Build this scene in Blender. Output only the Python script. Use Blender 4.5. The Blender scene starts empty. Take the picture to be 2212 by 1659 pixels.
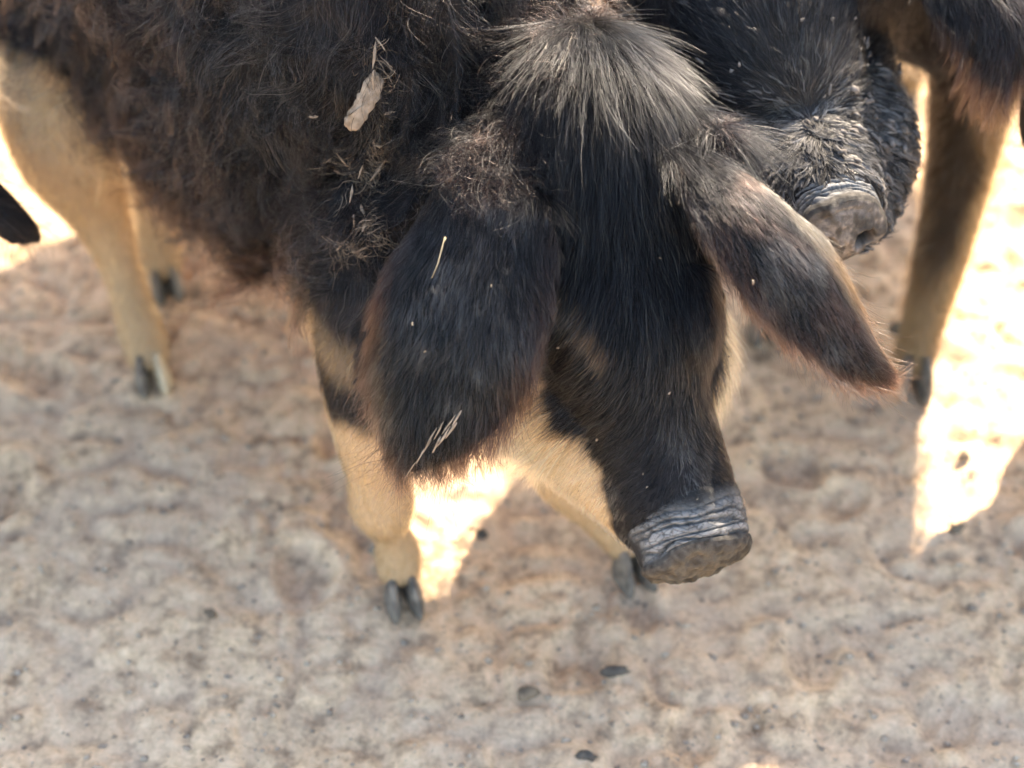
import bpy, math
HAIR = 1
import numpy as np
from mathutils import Vector, Matrix
from mathutils.bvhtree import BVHTree
from mathutils.kdtree import KDTree

rng = np.random.default_rng(11)
SC = bpy.context.scene
COL = SC.collection
R = math.radians

# ------------------------------------------------------------------ camera
PITCH = R(45.0); CAM = np.array([0.0, 0.0, 1.5]); FPX = 3305.0
cam = bpy.data.cameras.new('camera')
cam.sensor_width = 36.0
cam.lens = 36.0 * FPX / 2212.0
cam.clip_start = 0.05; cam.clip_end = 500.0
cam.dof.use_dof = True
cam.dof.focus_distance = 1.505
cam.dof.aperture_fstop = 2.0
cam.dof.aperture_blades = 0
camo = bpy.data.objects.new('camera', cam); COL.objects.link(camo)
camo.location = CAM
camo.rotation_euler = (math.pi/2 - PITCH, 0, 0)
SC.camera = camo

# ------------------------------------------------------------------ light
SUN_AZ, SUN_EL = R(28.0), R(42.0)
world = bpy.data.worlds.new('World'); SC.world = world; world.use_nodes = True
wn = world.node_tree
sky = wn.nodes.new('ShaderNodeTexSky'); sky.sky_type = 'NISHITA'; sky.sun_disc = False
sky.sun_elevation = SUN_EL; sky.sun_rotation = SUN_AZ
wn.links.new(sky.outputs[0], wn.nodes['Background'].inputs[0])
wn.nodes['Background'].inputs[1].default_value = 0.15
sl = bpy.data.lights.new('sun', 'SUN'); sl.energy = 4.8; sl.angle = R(0.5); sl.color = (1.0, 0.94, 0.86)
so = bpy.data.objects.new('sun', sl); COL.objects.link(so)
SUNV = Vector((math.sin(SUN_AZ)*math.cos(SUN_EL), math.cos(SUN_AZ)*math.cos(SUN_EL), math.sin(SUN_EL)))
so.rotation_euler = SUNV.to_track_quat('Z', 'Y').to_euler()
so.location = (3, 6, 5)
SC.view_settings.view_transform = 'Standard'
SC.view_settings.look = 'None'
SC.view_settings.gamma = 1.0
SC.view_settings.exposure = 2.42
SC.view_settings.use_white_balance = True
SC.view_settings.white_balance_temperature = 7700
SC.view_settings.white_balance_tint = 10
SC.cycles.use_denoising = True
SC.cycles.use_adaptive_sampling = True
SC.cycles.adaptive_threshold = .03
SC.cycles.use_light_tree = False
SC.cycles.max_bounces = 5
SC.cycles.diffuse_bounces = 3
SC.cycles.glossy_bounces = 4
SC.cycles.transmission_bounces = 5
SC.cycles_curves.shape = 'RIBBONS'
SC.cycles_curves.subdivisions = 2

# ------------------------------------------------------------------ helpers
CF = np.array([0, math.cos(PITCH), -math.sin(PITCH)])
CU = np.array([0, math.sin(PITCH), math.cos(PITCH)])
CX = np.array([1.0, 0, 0])

def ray(px, py):
    return CF + CX*((px-1106.0)/FPX) - CU*((py-829.5)/FPX)
def at(px, py, d):
    """world point at a distance d (m) along the view axis"""
    return CAM + ray(px, py)*d
def ground_at(px, py, z=0.0):
    r = ray(px, py); return CAM + r*((z-CAM[2])/r[2])
def A(*v): return np.array(v, dtype=float)
def unit(v):
    v = np.asarray(v, float)
    return v/np.maximum(np.linalg.norm(v, axis=-1, keepdims=True), 1e-9)

_tab = np.random.default_rng(5).random((64, 64, 64)).astype(np.float32)
def vnoise(p, s=1.0, o=0.0):
    q = np.asarray(p, float)*s + o
    i = np.floor(q).astype(int); f = q-i; f = f*f*(3-2*f)
    i0 = i & 63; i1 = (i+1) & 63
    x0, y0, z0 = i0[..., 0], i0[..., 1], i0[..., 2]; x1, y1, z1 = i1[..., 0], i1[..., 1], i1[..., 2]
    fx, fy, fz = f[..., 0], f[..., 1], f[..., 2]
    def L(a, b, t): return a+(b-a)*t
    a = L(L(_tab[x0, y0, z0], _tab[x1, y0, z0], fx), L(_tab[x0, y1, z0], _tab[x1, y1, z0], fx), fy)
    b = L(L(_tab[x0, y0, z1], _tab[x1, y0, z1], fx), L(_tab[x0, y1, z1], _tab[x1, y1, z1], fx), fy)
    return L(a, b, fz)*2-1
def fbm(p, s, octv=3, o=0.0):
    r = 0; a = 1; tot = 0
    for k in range(octv):
        r = r+a*vnoise(p, s*2**k, o+17.3*k); tot += a; a *= .5
    return r/tot
def sstep(a, b, x):
    t = np.clip((x-a)/(b-a), 0, 1); return t*t*(3-2*t)

def tag(o, label=None, cat=None, group=None, kind=None):
    for k, v in (('label', label), ('category', cat), ('group', group), ('kind', kind)):
        if v: o[k] = v
    return o
def attach(o, parent):
    if parent is not None:
        o.parent = parent
        if parent.parent is None and parent.type == 'EMPTY': o.matrix_parent_inverse = Matrix.Translation(-Vector(parent.location))
def mesh_obj(name, V, F, mat, parent=None, smooth=True):
    me = bpy.data.meshes.new(name)
    me.from_pydata([tuple(v) for v in V], [], [tuple(f) for f in F])
    me.update()
    if smooth: me.polygons.foreach_set('use_smooth', [True]*len(me.polygons))
    if mat: me.materials.append(mat)
    o = bpy.data.objects.new(name, me); COL.objects.link(o)
    attach(o, parent)
    return o
def empty(name, loc):
    o = bpy.data.objects.new(name, None); COL.objects.link(o); o.location = tuple(loc); o.empty_display_size = .05
    return o
def mesh_color(me, name, cols):
    a = me.attributes.new(name, 'FLOAT_COLOR', 'POINT')
    c = np.ones((len(me.vertices), 4), np.float32); c[:, :3] = cols
    a.data.foreach_set('color', c.ravel())

# ------------------------------------------------------------------ materials
def new_mat(name):
    m = bpy.data.materials.new(name); m.use_nodes = True
    return m, m.node_tree, m.node_tree.nodes, m.node_tree.links
def mat_hair():
    m, nt, N, Lk = new_mat('hair')
    N.remove(N['Principled BSDF'])
    h = N.new('ShaderNodeBsdfHairPrincipled'); h.model = 'CHIANG'; h.parametrization = 'COLOR'
    a = N.new('ShaderNodeAttribute'); a.attribute_name = 'hcol'
    b = N.new('ShaderNodeAttribute'); b.attribute_name = 'tcol'
    ci = N.new('ShaderNodeHairInfo')
    mx = N.new('ShaderNodeMix'); mx.data_type = 'RGBA'
    Lk.new(ci.outputs['Intercept'], mx.inputs[0]); Lk.new(a.outputs['Color'], mx.inputs[6]); Lk.new(b.outputs['Color'], mx.inputs[7])
    Lk.new(mx.outputs[2], h.inputs['Color'])
    h.inputs['Roughness'].default_value = .22
    h.inputs['Radial Roughness'].default_value = .30
    pw = N.new('ShaderNodeMath'); pw.operation = 'POWER'; pw.inputs[1].default_value = 2.0
    Lk.new(ci.outputs['Random'], pw.inputs[0])
    io = N.new('ShaderNodeMapRange'); io.inputs[3].default_value = 1.16; io.inputs[4].default_value = 1.62
    Lk.new(pw.outputs[0], io.inputs[0]); Lk.new(io.outputs[0], h.inputs['IOR'])
    h.inputs['Coat'].default_value = 0.0
    h.inputs['Random Roughness'].default_value = .3
    Lk.new(h.outputs[0], N['Material Output'].inputs['Surface'])
    return m
def mat_skin(name, attr='skin', rough=.6, bump=.25, scale=220):
    m, nt, N, Lk = new_mat(name)
    b = N['Principled BSDF']; b.inputs['Roughness'].default_value = rough
    b.inputs['Specular IOR Level'].default_value = .1
    a = N.new('ShaderNodeAttribute'); a.attribute_name = attr
    tc = N.new('ShaderNodeTexCoord'); nz = N.new('ShaderNodeTexNoise'); nz.inputs['Scale'].default_value = scale
    nz.inputs['Detail'].default_value = 4
    Lk.new(tc.outputs['Object'], nz.inputs['Vector'])
    mr = N.new('ShaderNodeMapRange'); mr.inputs[3].default_value = .7; mr.inputs[4].default_value = 1.25
    Lk.new(nz.outputs[0], mr.inputs[0])
    mx = N.new('ShaderNodeMix'); mx.data_type = 'RGBA'; mx.blend_type = 'MULTIPLY'; mx.inputs[0].default_value = 1
    Lk.new(a.outputs['Color'], mx.inputs[6]); Lk.new(mr.outputs[0], mx.inputs[7])
    Lk.new(mx.outputs[2], b.inputs['Base Color'])
    bp = N.new('ShaderNodeBump'); bp.inputs['Strength'].default_value = bump; bp.inputs['Distance'].default_value = .002
    Lk.new(nz.outputs[0], bp.inputs['Height']); Lk.new(bp.outputs[0], b.inputs['Normal'])
    return m
def mat_plain(name, c1, c2, rough=.7, scale=60, bump=.3, dist=.002, spec=.3):
    m, nt, N, Lk = new_mat(name)
    b = N['Principled BSDF']; b.inputs['Roughness'].default_value = rough
    b.inputs['Specular IOR Level'].default_value = spec
    tc = N.new('ShaderNodeTexCoord'); nz = N.new('ShaderNodeTexNoise'); nz.inputs['Scale'].default_value = scale
    nz.inputs['Detail'].default_value = 5
    Lk.new(tc.outputs['Object'], nz.inputs['Vector'])
    cr = N.new('ShaderNodeValToRGB'); cr.color_ramp.elements[0].position = .35; cr.color_ramp.elements[1].position = .65
    cr.color_ramp.elements[0].color = (*c1, 1); cr.color_ramp.elements[1].color = (*c2, 1)
    Lk.new(nz.outputs[0], cr.inputs[0]); Lk.new(cr.outputs[0], b.inputs['Base Color'])
    bp = N.new('ShaderNodeBump'); bp.inputs['Strength'].default_value = bump; bp.inputs['Distance'].default_value = dist
    Lk.new(nz.outputs[0], bp.inputs['Height']); Lk.new(bp.outputs[0], b.inputs['Normal'])
    return m
def mat_ground():
    m, nt, N, Lk = new_mat('dry_dirt')
    b = N['Principled BSDF']; b.inputs['Roughness'].default_value = .95; b.inputs['Specular IOR Level'].default_value = .15
    tc = N.new('ShaderNodeTexCoord')
    def noise(s, d, r=.6):
        n = N.new('ShaderNodeTexNoise'); n.inputs['Scale'].default_value = s; n.inputs['Detail'].default_value = d; n.inputs['Roughness'].default_value = r
        Lk.new(tc.outputs['Object'], n.inputs['Vector']); return n
    n1 = noise(34, 6, .65); n2 = noise(5, 3); n3 = noise(150, 4)
    cr = N.new('ShaderNodeValToRGB')
    e = cr.color_ramp.elements
    e[0].position = .34; e[0].color = (.29, .19, .12, 1)
    e[1].position = .68; e[1].color = (.77, .545, .36, 1)
    k = e.new(.5); k.color = (.645, .438, .275, 1)
    Lk.new(n1.outputs[0], cr.inputs[0])
    mx = N.new('ShaderNodeMix'); mx.data_type = 'RGBA'; mx.inputs[7].default_value = (.56, .405, .29, 1)
    mr = N.new('ShaderNodeMapRange'); mr.inputs[1].default_value = .42; mr.inputs[2].default_value = .62; mr.inputs[4].default_value = .6
    Lk.new(n2.outputs[0], mr.inputs[0]); Lk.new(mr.outputs[0], mx.inputs[0]); Lk.new(cr.outputs[0], mx.inputs[6])
    mx2 = N.new('ShaderNodeMix'); mx2.data_type = 'RGBA'; mx2.blend_type = 'MULTIPLY'; mx2.inputs[0].default_value = 1
    mr3 = N.new('ShaderNodeMapRange'); mr3.inputs[1].default_value = .3; mr3.inputs[2].default_value = .7; mr3.inputs[3].default_value = .82; mr3.inputs[4].default_value = 1.13
    Lk.new(n3.outputs[0], mr3.inputs[0]); Lk.new(mx.outputs[2], mx2.inputs[6]); Lk.new(mr3.outputs[0], mx2.inputs[7])
    Lk.new(mx2.outputs[2], b.inputs['Base Color'])
    bp = N.new('ShaderNodeBump'); bp.inputs['Strength'].default_value = .8; bp.inputs['Distance'].default_value = .004
    Lk.new(n3.outputs[0], bp.inputs['Height']); Lk.new(bp.outputs[0], b.inputs['Normal'])
    return m

def mat_mudhair():
    m, nt, N, Lk = new_mat('mud_caked_hair')
    b = N['Principled BSDF']; b.inputs['Roughness'].default_value = .95; b.inputs['Specular IOR Level'].default_value = .1
    a = N.new('ShaderNodeAttribute'); a.attribute_name = 'hcol'; Lk.new(a.outputs['Color'], b.inputs['Base Color'])
    return m
M_MUDHAIR = mat_mudhair()
M_HAIR = mat_hair()
M_SKIN = mat_skin('hide')
M_SNOUT = mat_skin('snout_skin', 'skin', .85, .4, 700)
M_HOOF = mat_plain('horn', (.075, .066, .058), (.21, .178, .148), .7, 60)
M_HOOFC = mat_plain('pale_horn', (.42, .34, .24), (.55, .46, .33), .5, 90)
M_EYE = mat_plain('eye', (.01, .008, .006), (.02, .012, .008), .08, 40, 0, .001, .6)
M_MUD = mat_plain('dried_mud', (.17, .13, .096), (.30, .24, .185), .95, 130, .5, .002, .1)
M_MUD2 = mat_plain('grey_mud', (.06, .052, .047), (.185, .162, .145), .95, 110, .5, .002, .1)
M_GROUND = mat_ground()
M_STONE = mat_plain('dark_stone', (.05, .042, .035), (.11, .09, .075), .8, 60, .4)
M_STONE2 = mat_plain('brown_stone', (.12, .085, .06), (.22, .16, .11), .9, 60, .4)
M_CRUMB = mat_plain('dirt_crumbs', (.24, .18, .135), (.48, .38, .29), .95, 60, .4)
M_STRAW = mat_plain('straw', (.22, .17, .10), (.32, .25, .16), .7, 80, .2)

# ------------------------------------------------------------------ ground
def axis(lo, hi, step, far):
    mid = np.arange(lo, hi+1e-6, step)
    g = [hi]; s = step
    while g[-1] < far:
        s *= 1.22; g.append(g[-1]+s)
    l = [lo]; s = step
    while l[-1] > -far:
        s *= 1.22; l.append(l[-1]-s)
    return np.concatenate([l[:0:-1], mid, g[1:]])
def ground_height(x, y):
    p = np.stack([x, y, np.zeros_like(x)], -1)
    near = np.exp(-((np.abs(x)/4)**4+(np.abs(y-1.5)/5)**4))
    h = .009*fbm(p, 3.1, 2)+.007*fbm(p, 11, 3, 3.1)
    rid = np.abs(vnoise(p, 17, 9.7)); h = h+.0085*sstep(.02, .5, rid)-.007
    rid = np.abs(vnoise(p+.013*fbm(p, 23, 2)[..., None], 38, 2.2)); h = h+.0045*sstep(.02, .6, rid)-.003
    h = h+0.0026*fbm(p, 85, 2, 6.0)
    for hx, hy, a, s in PRINTS:
        dx = (x-hx)*math.cos(a)+(y-hy)*math.sin(a); dy = -(x-hx)*math.sin(a)+(y-hy)*math.cos(a)
        r = np.sqrt((dx/(.030*s))**2+(dy/(.045*s))**2)
        h = h-.013*s*np.exp(-r**4)+.006*s*np.exp(-((r-1.25)/.3)**2)+.006*s*np.exp(-(dx/.006)**2)*np.exp(-r**4)
    return h*near
pr = np.random.default_rng(3)
PRINTS = [(pr.uniform(-.9, 1.0), pr.uniform(.75, 2.6), pr.uniform(0, 6.3), pr.uniform(.7, 1.2)) for _ in range(60)]
def build_ground():
    xs = axis(-1.0, 1.0, .0055, 90); ys = axis(.70, 2.7, .0055, 90)
    X, Y = np.meshgrid(xs, ys, indexing='xy')
    Z = ground_height(X, Y)
    nx, ny = len(xs), len(ys)
    V = np.stack([X, Y, Z], -1).reshape(-1, 3)
    i = np.arange(nx*ny).reshape(ny, nx)
    F = np.stack([i[:-1, :-1], i[:-1, 1:], i[1:, 1:], i[1:, :-1]], -1).reshape(-1, 4)
    me = bpy.data.meshes.new('ground')
    me.vertices.add(len(V)); me.vertices.foreach_set('co', V.ravel())
    me.loops.add(F.size); me.loops.foreach_set('vertex_index', F.ravel().astype(np.int32))
    me.polygons.add(len(F)); me.polygons.foreach_set('loop_start', np.arange(0, F.size, 4, dtype=np.int32))
    me.polygons.foreach_set('use_smooth', np.ones(len(F), bool))
    me.update(calc_edges=True); me.validate()
    me.materials.append(M_GROUND)
    o = bpy.data.objects.new('ground', me); COL.objects.link(o)
    tag(o, 'trampled dry beige dirt ground with hoof dents', None, None, 'structure')
build_ground()
def gz(x, y): return float(ground_height(np.array([x], float), np.array([y], float))[0])

# ------------------------------------------------------------------ body shapes
def catmull(P, n):
    P = np.asarray(P, float)
    Q = np.vstack([2*P[0]-P[1], P, 2*P[-1]-P[-2]])
    out = []
    for k in range(len(P)-1):
        p0, p1, p2, p3 = Q[k:k+4]
        for t in np.linspace(0, 1, n, endpoint=False):
            out.append(.5*((2*p1)+(-p0+p2)*t+(2*p0-5*p1+4*p2-p3)*t*t+(-p0+3*p1-3*p2+p3)*t**3))
    out.append(P[-1]); return np.array(out)
class Tube:
    """stations: (x,y,z, half width, half height); up: dorsal hint"""
    def __init__(self, st, up=(0, 0, 1), name='torso', nsub=5, power=2.0, nseg=28):
        S = np.array([list(np.asarray(s[0]))+[s[1], s[2]] for s in st], float)
        S = catmull(S, nsub)
        self.c = S[:, :3]; self.a = np.maximum(S[:, 3], .003); self.b = np.maximum(S[:, 4], .003); self.name = name
        t = unit(np.gradient(self.c, axis=0)); up = unit(A(*up))
        lat = unit(np.cross(t, up)); dor = np.cross(lat, t)
        self.t, self.lat, self.dor = t, lat, dor
        th = np.linspace(0, 2*np.pi, nseg, endpoint=False)
        cu = np.sign(np.cos(th))*np.abs(np.cos(th))**(2/power); su = np.sign(np.sin(th))*np.abs(np.sin(th))**(2/power)
        rings = []
        def ring(c, a, b, l, d): return c+np.outer(cu, l)*a+np.outer(su, d)*b
        m = min(self.a[0], self.b[0])
        for q in (.95, .6): rings.append(ring(self.c[0]-t[0]*m*q, self.a[0]*math.sqrt(1-q*q), self.b[0]*math.sqrt(1-q*q), lat[0], dor[0]))
        for k in range(len(self.c)): rings.append(ring(self.c[k], self.a[k], self.b[k], lat[k], dor[k]))
        m = min(self.a[-1], self.b[-1])*.6
        for q in (.6, .95): rings.append(ring(self.c[-1]+t[-1]*m*q, self.a[-1]*math.sqrt(1-q*q), self.b[-1]*math.sqrt(1-q*q), lat[-1], dor[-1]))
        self.V, self.F = loft(np.array(rings))
    def rel(self, P):
        """normalised distance of points to this tube"""
        best = np.full(len(P), 1e9); idx = np.zeros(len(P), int)
        for k in range(len(self.c)):
            d = P-self.c[k]
            u = d@self.lat[k]/self.a[k]; w = d@self.dor[k]/self.b[k]; s = d@self.t[k]/max(self.a[k], self.b[k])
            r = u*u+w*w+s*s*1.5
            m = r < best; best[m] = r[m]; idx[m] = k
        return np.sqrt(best), idx
def loft(rings, cap=True):
    n, m = rings.shape[:2]
    V = rings.reshape(-1, 3); F = []
    for k in range(n-1):
        for j in range(m):
            j2 = (j+1) % m
            F.append((k*m+j, k*m+j2, (k+1)*m+j2, (k+1)*m+j))
    if cap:
        F.append(tuple(range(m-1, -1, -1))); F.append(tuple((n-1)*m+j for j in range(m)))
    return V, F
class Ear:
    """floppy sheet: stations (centre, half width, outward normal), bulging along the normal"""
    def __init__(self, st, bulge=.35, thick=.010, nsub=6, skew=0.0):
        S = np.array([list(s[0])+[s[1]]+list(unit(s[2])) for s in st], float)
        S = catmull(S, nsub)
        self.c = S[:, :3]; self.w = np.maximum(S[:, 3], .004)
        t = unit(np.gradient(self.c, axis=0)); m = S[:, 4:7]; m = unit(m-t*np.sum(m*t, 1, keepdims=True))
        e = np.cross(t, m)
        self.t, self.m, self.e = t, m, e
        nk = len(self.c)
        self.wave = lambda k, u: .11*self.w[k]*np.sin(k/nk*9+2.2*u+st[1][0][0]*9)*np.abs(u)**1.5+.05*self.w[k]*np.sin(k/nk*21-3*u)*np.abs(u)**2
        U = np.linspace(-1, 1, 15); rings = []
        for k in range(len(self.c)):
            w = self.w[k]; th = min(thick, w*.6)
            bl = bulge*w*np.ones_like(U)*(U-skew)**2+self.wave(k, U)
            mid = self.c[k]+np.outer(U*w, e[k])-np.outer(bl, m[k])
            off = np.outer(th*np.sqrt(np.maximum(1-U**2, .12)), m[k])
            rings.append(np.vstack([mid+off, (mid-off)[::-1]]))
        self.V, self.F = loft(np.array(rings))
        g = []
        for k in range(len(self.c)):
            for u in np.linspace(-1, 1, 21):
                g.append(list(self.c[k]+e[k]*u*self.w[k]-m[k]*(bulge*self.w[k]*(u-skew)**2+self.wave(k, u)))+[k, u])
        self.grid = np.array(g)
        self.kd = KDTree(len(g))
        for i, q in enumerate(g): self.kd.insert(q[:3], i)
        self.kd.balance()
    def near(self, P):
        d = np.empty(len(P)); i = np.empty(len(P), int)
        for k, p in enumerate(P):
            _, i[k], d[k] = self.kd.find(p)
        return d, i
def union_mesh(name, shapes, voxel, smooth=6, disp=None):
    V = []; F = []; o = 0
    for s in shapes:
        V.append(s.V); F += [tuple(i+o for i in f) for f in s.F]; o += len(s.V)
    V = np.vstack(V)
    me = bpy.data.meshes.new('src'); me.from_pydata(V.tolist(), [], F); me.update()
    ob = bpy.data.objects.new('src', me); COL.objects.link(ob)
    r = ob.modifiers.new('r', 'REMESH'); r.mode = 'VOXEL'; r.voxel_size = voxel
    s = ob.modifiers.new('s', 'SMOOTH'); s.factor = .5; s.iterations = smooth
    dg = bpy.context.evaluated_depsgraph_get(); dg.update()
    out = bpy.data.meshes.new_from_object(ob.evaluated_get(dg))
    bpy.data.objects.remove(ob); bpy.data.meshes.remove(me)
    out.name = name
    if disp is not None:
        k = len(out.vertices); co = np.empty(k*3, np.float32); out.vertices.foreach_get('co', co); co = co.reshape(-1, 3).astype(float)
        nn = np.empty(k*3, np.float32); out.vertex_normals.foreach_get('vector', nn); nn = nn.reshape(-1, 3)
        co = co+nn*disp(co)[:, None]; out.vertices.foreach_set('co', co.astype(np.float32).ravel()); out.update()
    out.polygons.foreach_set('use_smooth', np.ones(len(out.polygons), bool))
    return out
class Surf:
    """numpy view of a body mesh, for growing hair and laying mud on it"""
    def __init__(self, me):
        n = len(me.vertices); self.V = np.empty(n*3, np.float32); me.vertices.foreach_get('co', self.V); self.V = self.V.reshape(-1, 3).astype(float)
        self.N = np.empty(n*3, np.float32); me.vertex_normals.foreach_get('vector', self.N); self.N = self.N.reshape(-1, 3).astype(float)
        me.calc_loop_triangles(); T = np.empty(len(me.loop_triangles)*3, np.int32); me.loop_triangles.foreach_get('vertices', T); self.T = T.reshape(-1, 3)
        a, b, c = (self.V[self.T[:, k]] for k in range(3))
        self.area = .5*np.linalg.norm(np.cross(b-a, c-a), axis=1)
        self.bvh = BVHTree.FromPolygons([tuple(v) for v in self.V], [tuple(t) for t in self.T])
    def sample(self, n, w, rs):
        """n random points, w = weight per vertex"""
        p = self.area*w[self.T].mean(1); p = p/p.sum()
        t = rs.choice(len(p), n, p=p)
        r1 = np.sqrt(rs.random(n)); r2 = rs.random(n)
        B = np.stack([1-r1, r1*(1-r2), r1*r2], 1)
        return np.einsum('nk,nkd->nd', B, self.V[self.T[t]]), unit(np.einsum('nk,nkd->nd', B, self.N[self.T[t]]))
    def hit(self, px, py):
        r = ray(px, py); loc, nor, i, d = self.bvh.ray_cast(Vector(CAM), Vector(unit(r)))
        if loc is None:
            q = at(px, py, 1.6); loc, nor, i, d = self.bvh.find_nearest(Vector(q))
        return np.array(loc), np.array(nor)
    def nearest(self, q):
        loc, nor, i, d = self.bvh.find_nearest(Vector(q)); return np.array(loc), np.array(nor)

# ------------------------------------------------------------------ hair
def flow(P, N, ctrl, sigma=.07):
    """blend hair directions given at control points, laid onto the surface"""
    C = np.array([c[0] for c in ctrl]); D = unit(np.array([c[1] for c in ctrl]))
    out = np.empty_like(P)
    for s in range(0, len(P), 20000):
        q = P[s:s+20000]
        d2 = ((q[:, None, :]-C[None])**2).sum(-1)
        w = np.exp(-d2/(2*sigma**2))+1e-4/(d2+.01)**2*1e-3
        out[s:s+20000] = w@D
    out = out-N*np.sum(out*N, 1, keepdims=True)
    return unit(out)
def rot_about(d, n, ang):
    b = np.cross(n, d); return d*np.cos(ang)[:, None]+b*np.sin(ang)[:, None]
def strand_points(p, n, d, L, lift, endlift, bend, curl, turns, phase, grav, K):
    t = np.linspace(0, 1, K)
    b = np.cross(n, d)
    tt = t[None, :]
    phi = (lift[:, None]*(1-tt)+endlift[:, None]*tt)
    kap = bend[:, None]*tt
    dirv = ((d[:, None, :]*np.cos(kap)[..., None]+b[:, None, :]*np.sin(kap)[..., None])*np.cos(phi)[..., None]
            + n[:, None, :]*np.sin(phi)[..., None])
    dirv = dirv+np.array([0, 0, -1.0])*(grav[:, None]*tt)[..., None]
    dirv = unit(dirv)
    seg = (dirv[:, :-1]+dirv[:, 1:])*.5*(L[:, None, None]/(K-1))
    pos = np.concatenate([np.zeros((len(p), 1, 3)), np.cumsum(seg, 1)], 1)+p[:, None, :]
    th = 2*np.pi*turns[:, None]*tt+phase[:, None]
    amp = (curl*L)[:, None]*np.minimum(tt*2.2, 1.0)
    pos = pos+(amp*(np.sin(th)-np.sin(phase)[:, None]))[..., None]*b[:, None, :]+(amp*.7*(np.cos(th)-np.cos(phase)[:, None]))[..., None]*n[:, None, :]
    return pos
def make_hair(name, parent, p, n, d, L, hcol, tcol, rad=.00016, lift=.5, endlift=.05, bend=0., bend_var=.3, curl=0., turns=1.0,
              clump=.5, spacing=.012, grav=0.1, K=7, messy=.2, seed=0, label=None, taper=.25, pale=.05, palecol=(.16, .14, .12), mat=None):
    rs = np.random.default_rng(seed+100)
    m = len(p)
    one = np.ones(m)
    def var(x, v): return np.asarray(x)*one*(1+v*rs.standard_normal(m))
    # clump centres
    nc = max(8, int(m/14)) if spacing is None else None
    if nc is None:
        # thin the roots on a jittered lattice
        key = np.floor((p+rs.random(3))/spacing).astype(np.int64)
        h = key[:, 0]*73856093 ^ key[:, 1]*19349663 ^ key[:, 2]*83492791
        _, ci = np.unique(h, return_index=True)
    else:
        ci = rs.choice(m, nc, replace=False)
    kd = KDTree(len(ci))
    for j, i in enumerate(ci): kd.insert(p[i], j)
    kd.balance()
    cid = np.fromiter((kd.find(q)[1] for q in p), int, m)
    mc = len(ci)
    g_bend = bend*np.ones(mc)+bend_var*rs.standard_normal(mc); g_phase = rs.random(mc)*6.283; g_turn = turns*(1+.25*rs.standard_normal(mc))
    g_curl = curl*np.abs(1+.35*rs.standard_normal(mc)); g_lift = np.asarray(lift)*np.ones(m)
    Lv = np.asarray(L)*one; mess = np.asarray(messy)*one
    gp, gn, gd = p[ci], n[ci], rot_about(d[ci], n[ci], mess[ci]*.7*rs.standard_normal(mc))
    G = strand_points(gp, gn, gd, Lv[ci]*1.05, g_lift[ci], np.full(mc, endlift), g_bend, g_curl, g_turn, g_phase, np.full(mc, grav), K)
    ds = rot_about(d, n, mess*rs.standard_normal(m))
    Lh = Lv*np.clip(1+.22*rs.standard_normal(m), .4, 1.6)
    tv = np.clip(1-.85*np.mean(np.asarray(clump)*one), .12, 1)
    S = strand_points(p, n, ds, Lh, np.clip(g_lift*(1+.35*rs.standard_normal(m)), .05, 1.4), endlift+.12*rs.standard_normal(m),
                      g_bend[cid]+.5*tv*rs.standard_normal(m), g_curl[cid]*(1+.5*tv*rs.standard_normal(m)), g_turn[cid], g_phase[cid]+.6*tv*rs.standard_normal(m),
                      np.full(m, grav)*(1+.4*rs.standard_normal(m)), K)
    t = np.linspace(0, 1, K)
    cs = np.clip(np.asarray(clump)*one*(1+.35*rs.standard_normal(m)), 0, .97)
    stray = rs.random(m) < .07; cs[stray] *= .1
    w = (cs[:, None]*np.power(t, .8)[None, :])[..., None]
    S = S*(1-w)+(G[cid]+ (S[:, :1]-G[cid][:, :1])*np.power(1-t, 1.0)[None, :, None]*1.0)*w
    hc = bpy.data.hair_curves.new(name)
    hc.add_curves([K]*m)
    hc.position_data.foreach_set('vector', S.astype(np.float32).ravel())
    rr = (np.asarray(rad)*one*np.clip(1+.25*rs.standard_normal(m), .4, 2))[:, None]*(1-(1-taper)*np.power(t, 1.5))[None, :]
    ra = hc.attributes.get('radius') or hc.attributes.new('radius', 'FLOAT', 'POINT')
    ra.data.foreach_set('value', rr.astype(np.float32).ravel())
    br = np.exp(.28*rs.standard_normal(mc))[cid]*np.exp(.22*rs.standard_normal(m))
    pl = (rs.random(m) < pale)[:, None]
    for nm, c in (('hcol', hcol), ('tcol', tcol)):
        c = np.where(pl, np.maximum(np.asarray(c), np.array(palecol)*(.5 if nm == 'hcol' else 1)), c)
        at_ = hc.attributes.new(nm, 'FLOAT_COLOR', 'CURVE')
        cc = np.ones((m, 4), np.float32); cc[:, :3] = np.clip(np.asarray(c)*br[:, None], .002, .92)
        at_.data.foreach_set('color', cc.ravel())
    hc.materials.append(mat or M_HAIR)
    o = bpy.data.objects.new(name, hc); COL.objects.link(o); attach(o, parent)
    o['kind'] = 'stuff'
    if label: o['label'] = label
    return o

BLACK = A(.0032, .0034, .0042); BLACKT = A(.0068, .0062, .0064); RUST = A(.048, .024, .017); CREAM = A(.72, .50, .25); CREAMT = A(.80, .62, .36)
GREYT = A(.13, .124, .12)

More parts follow.
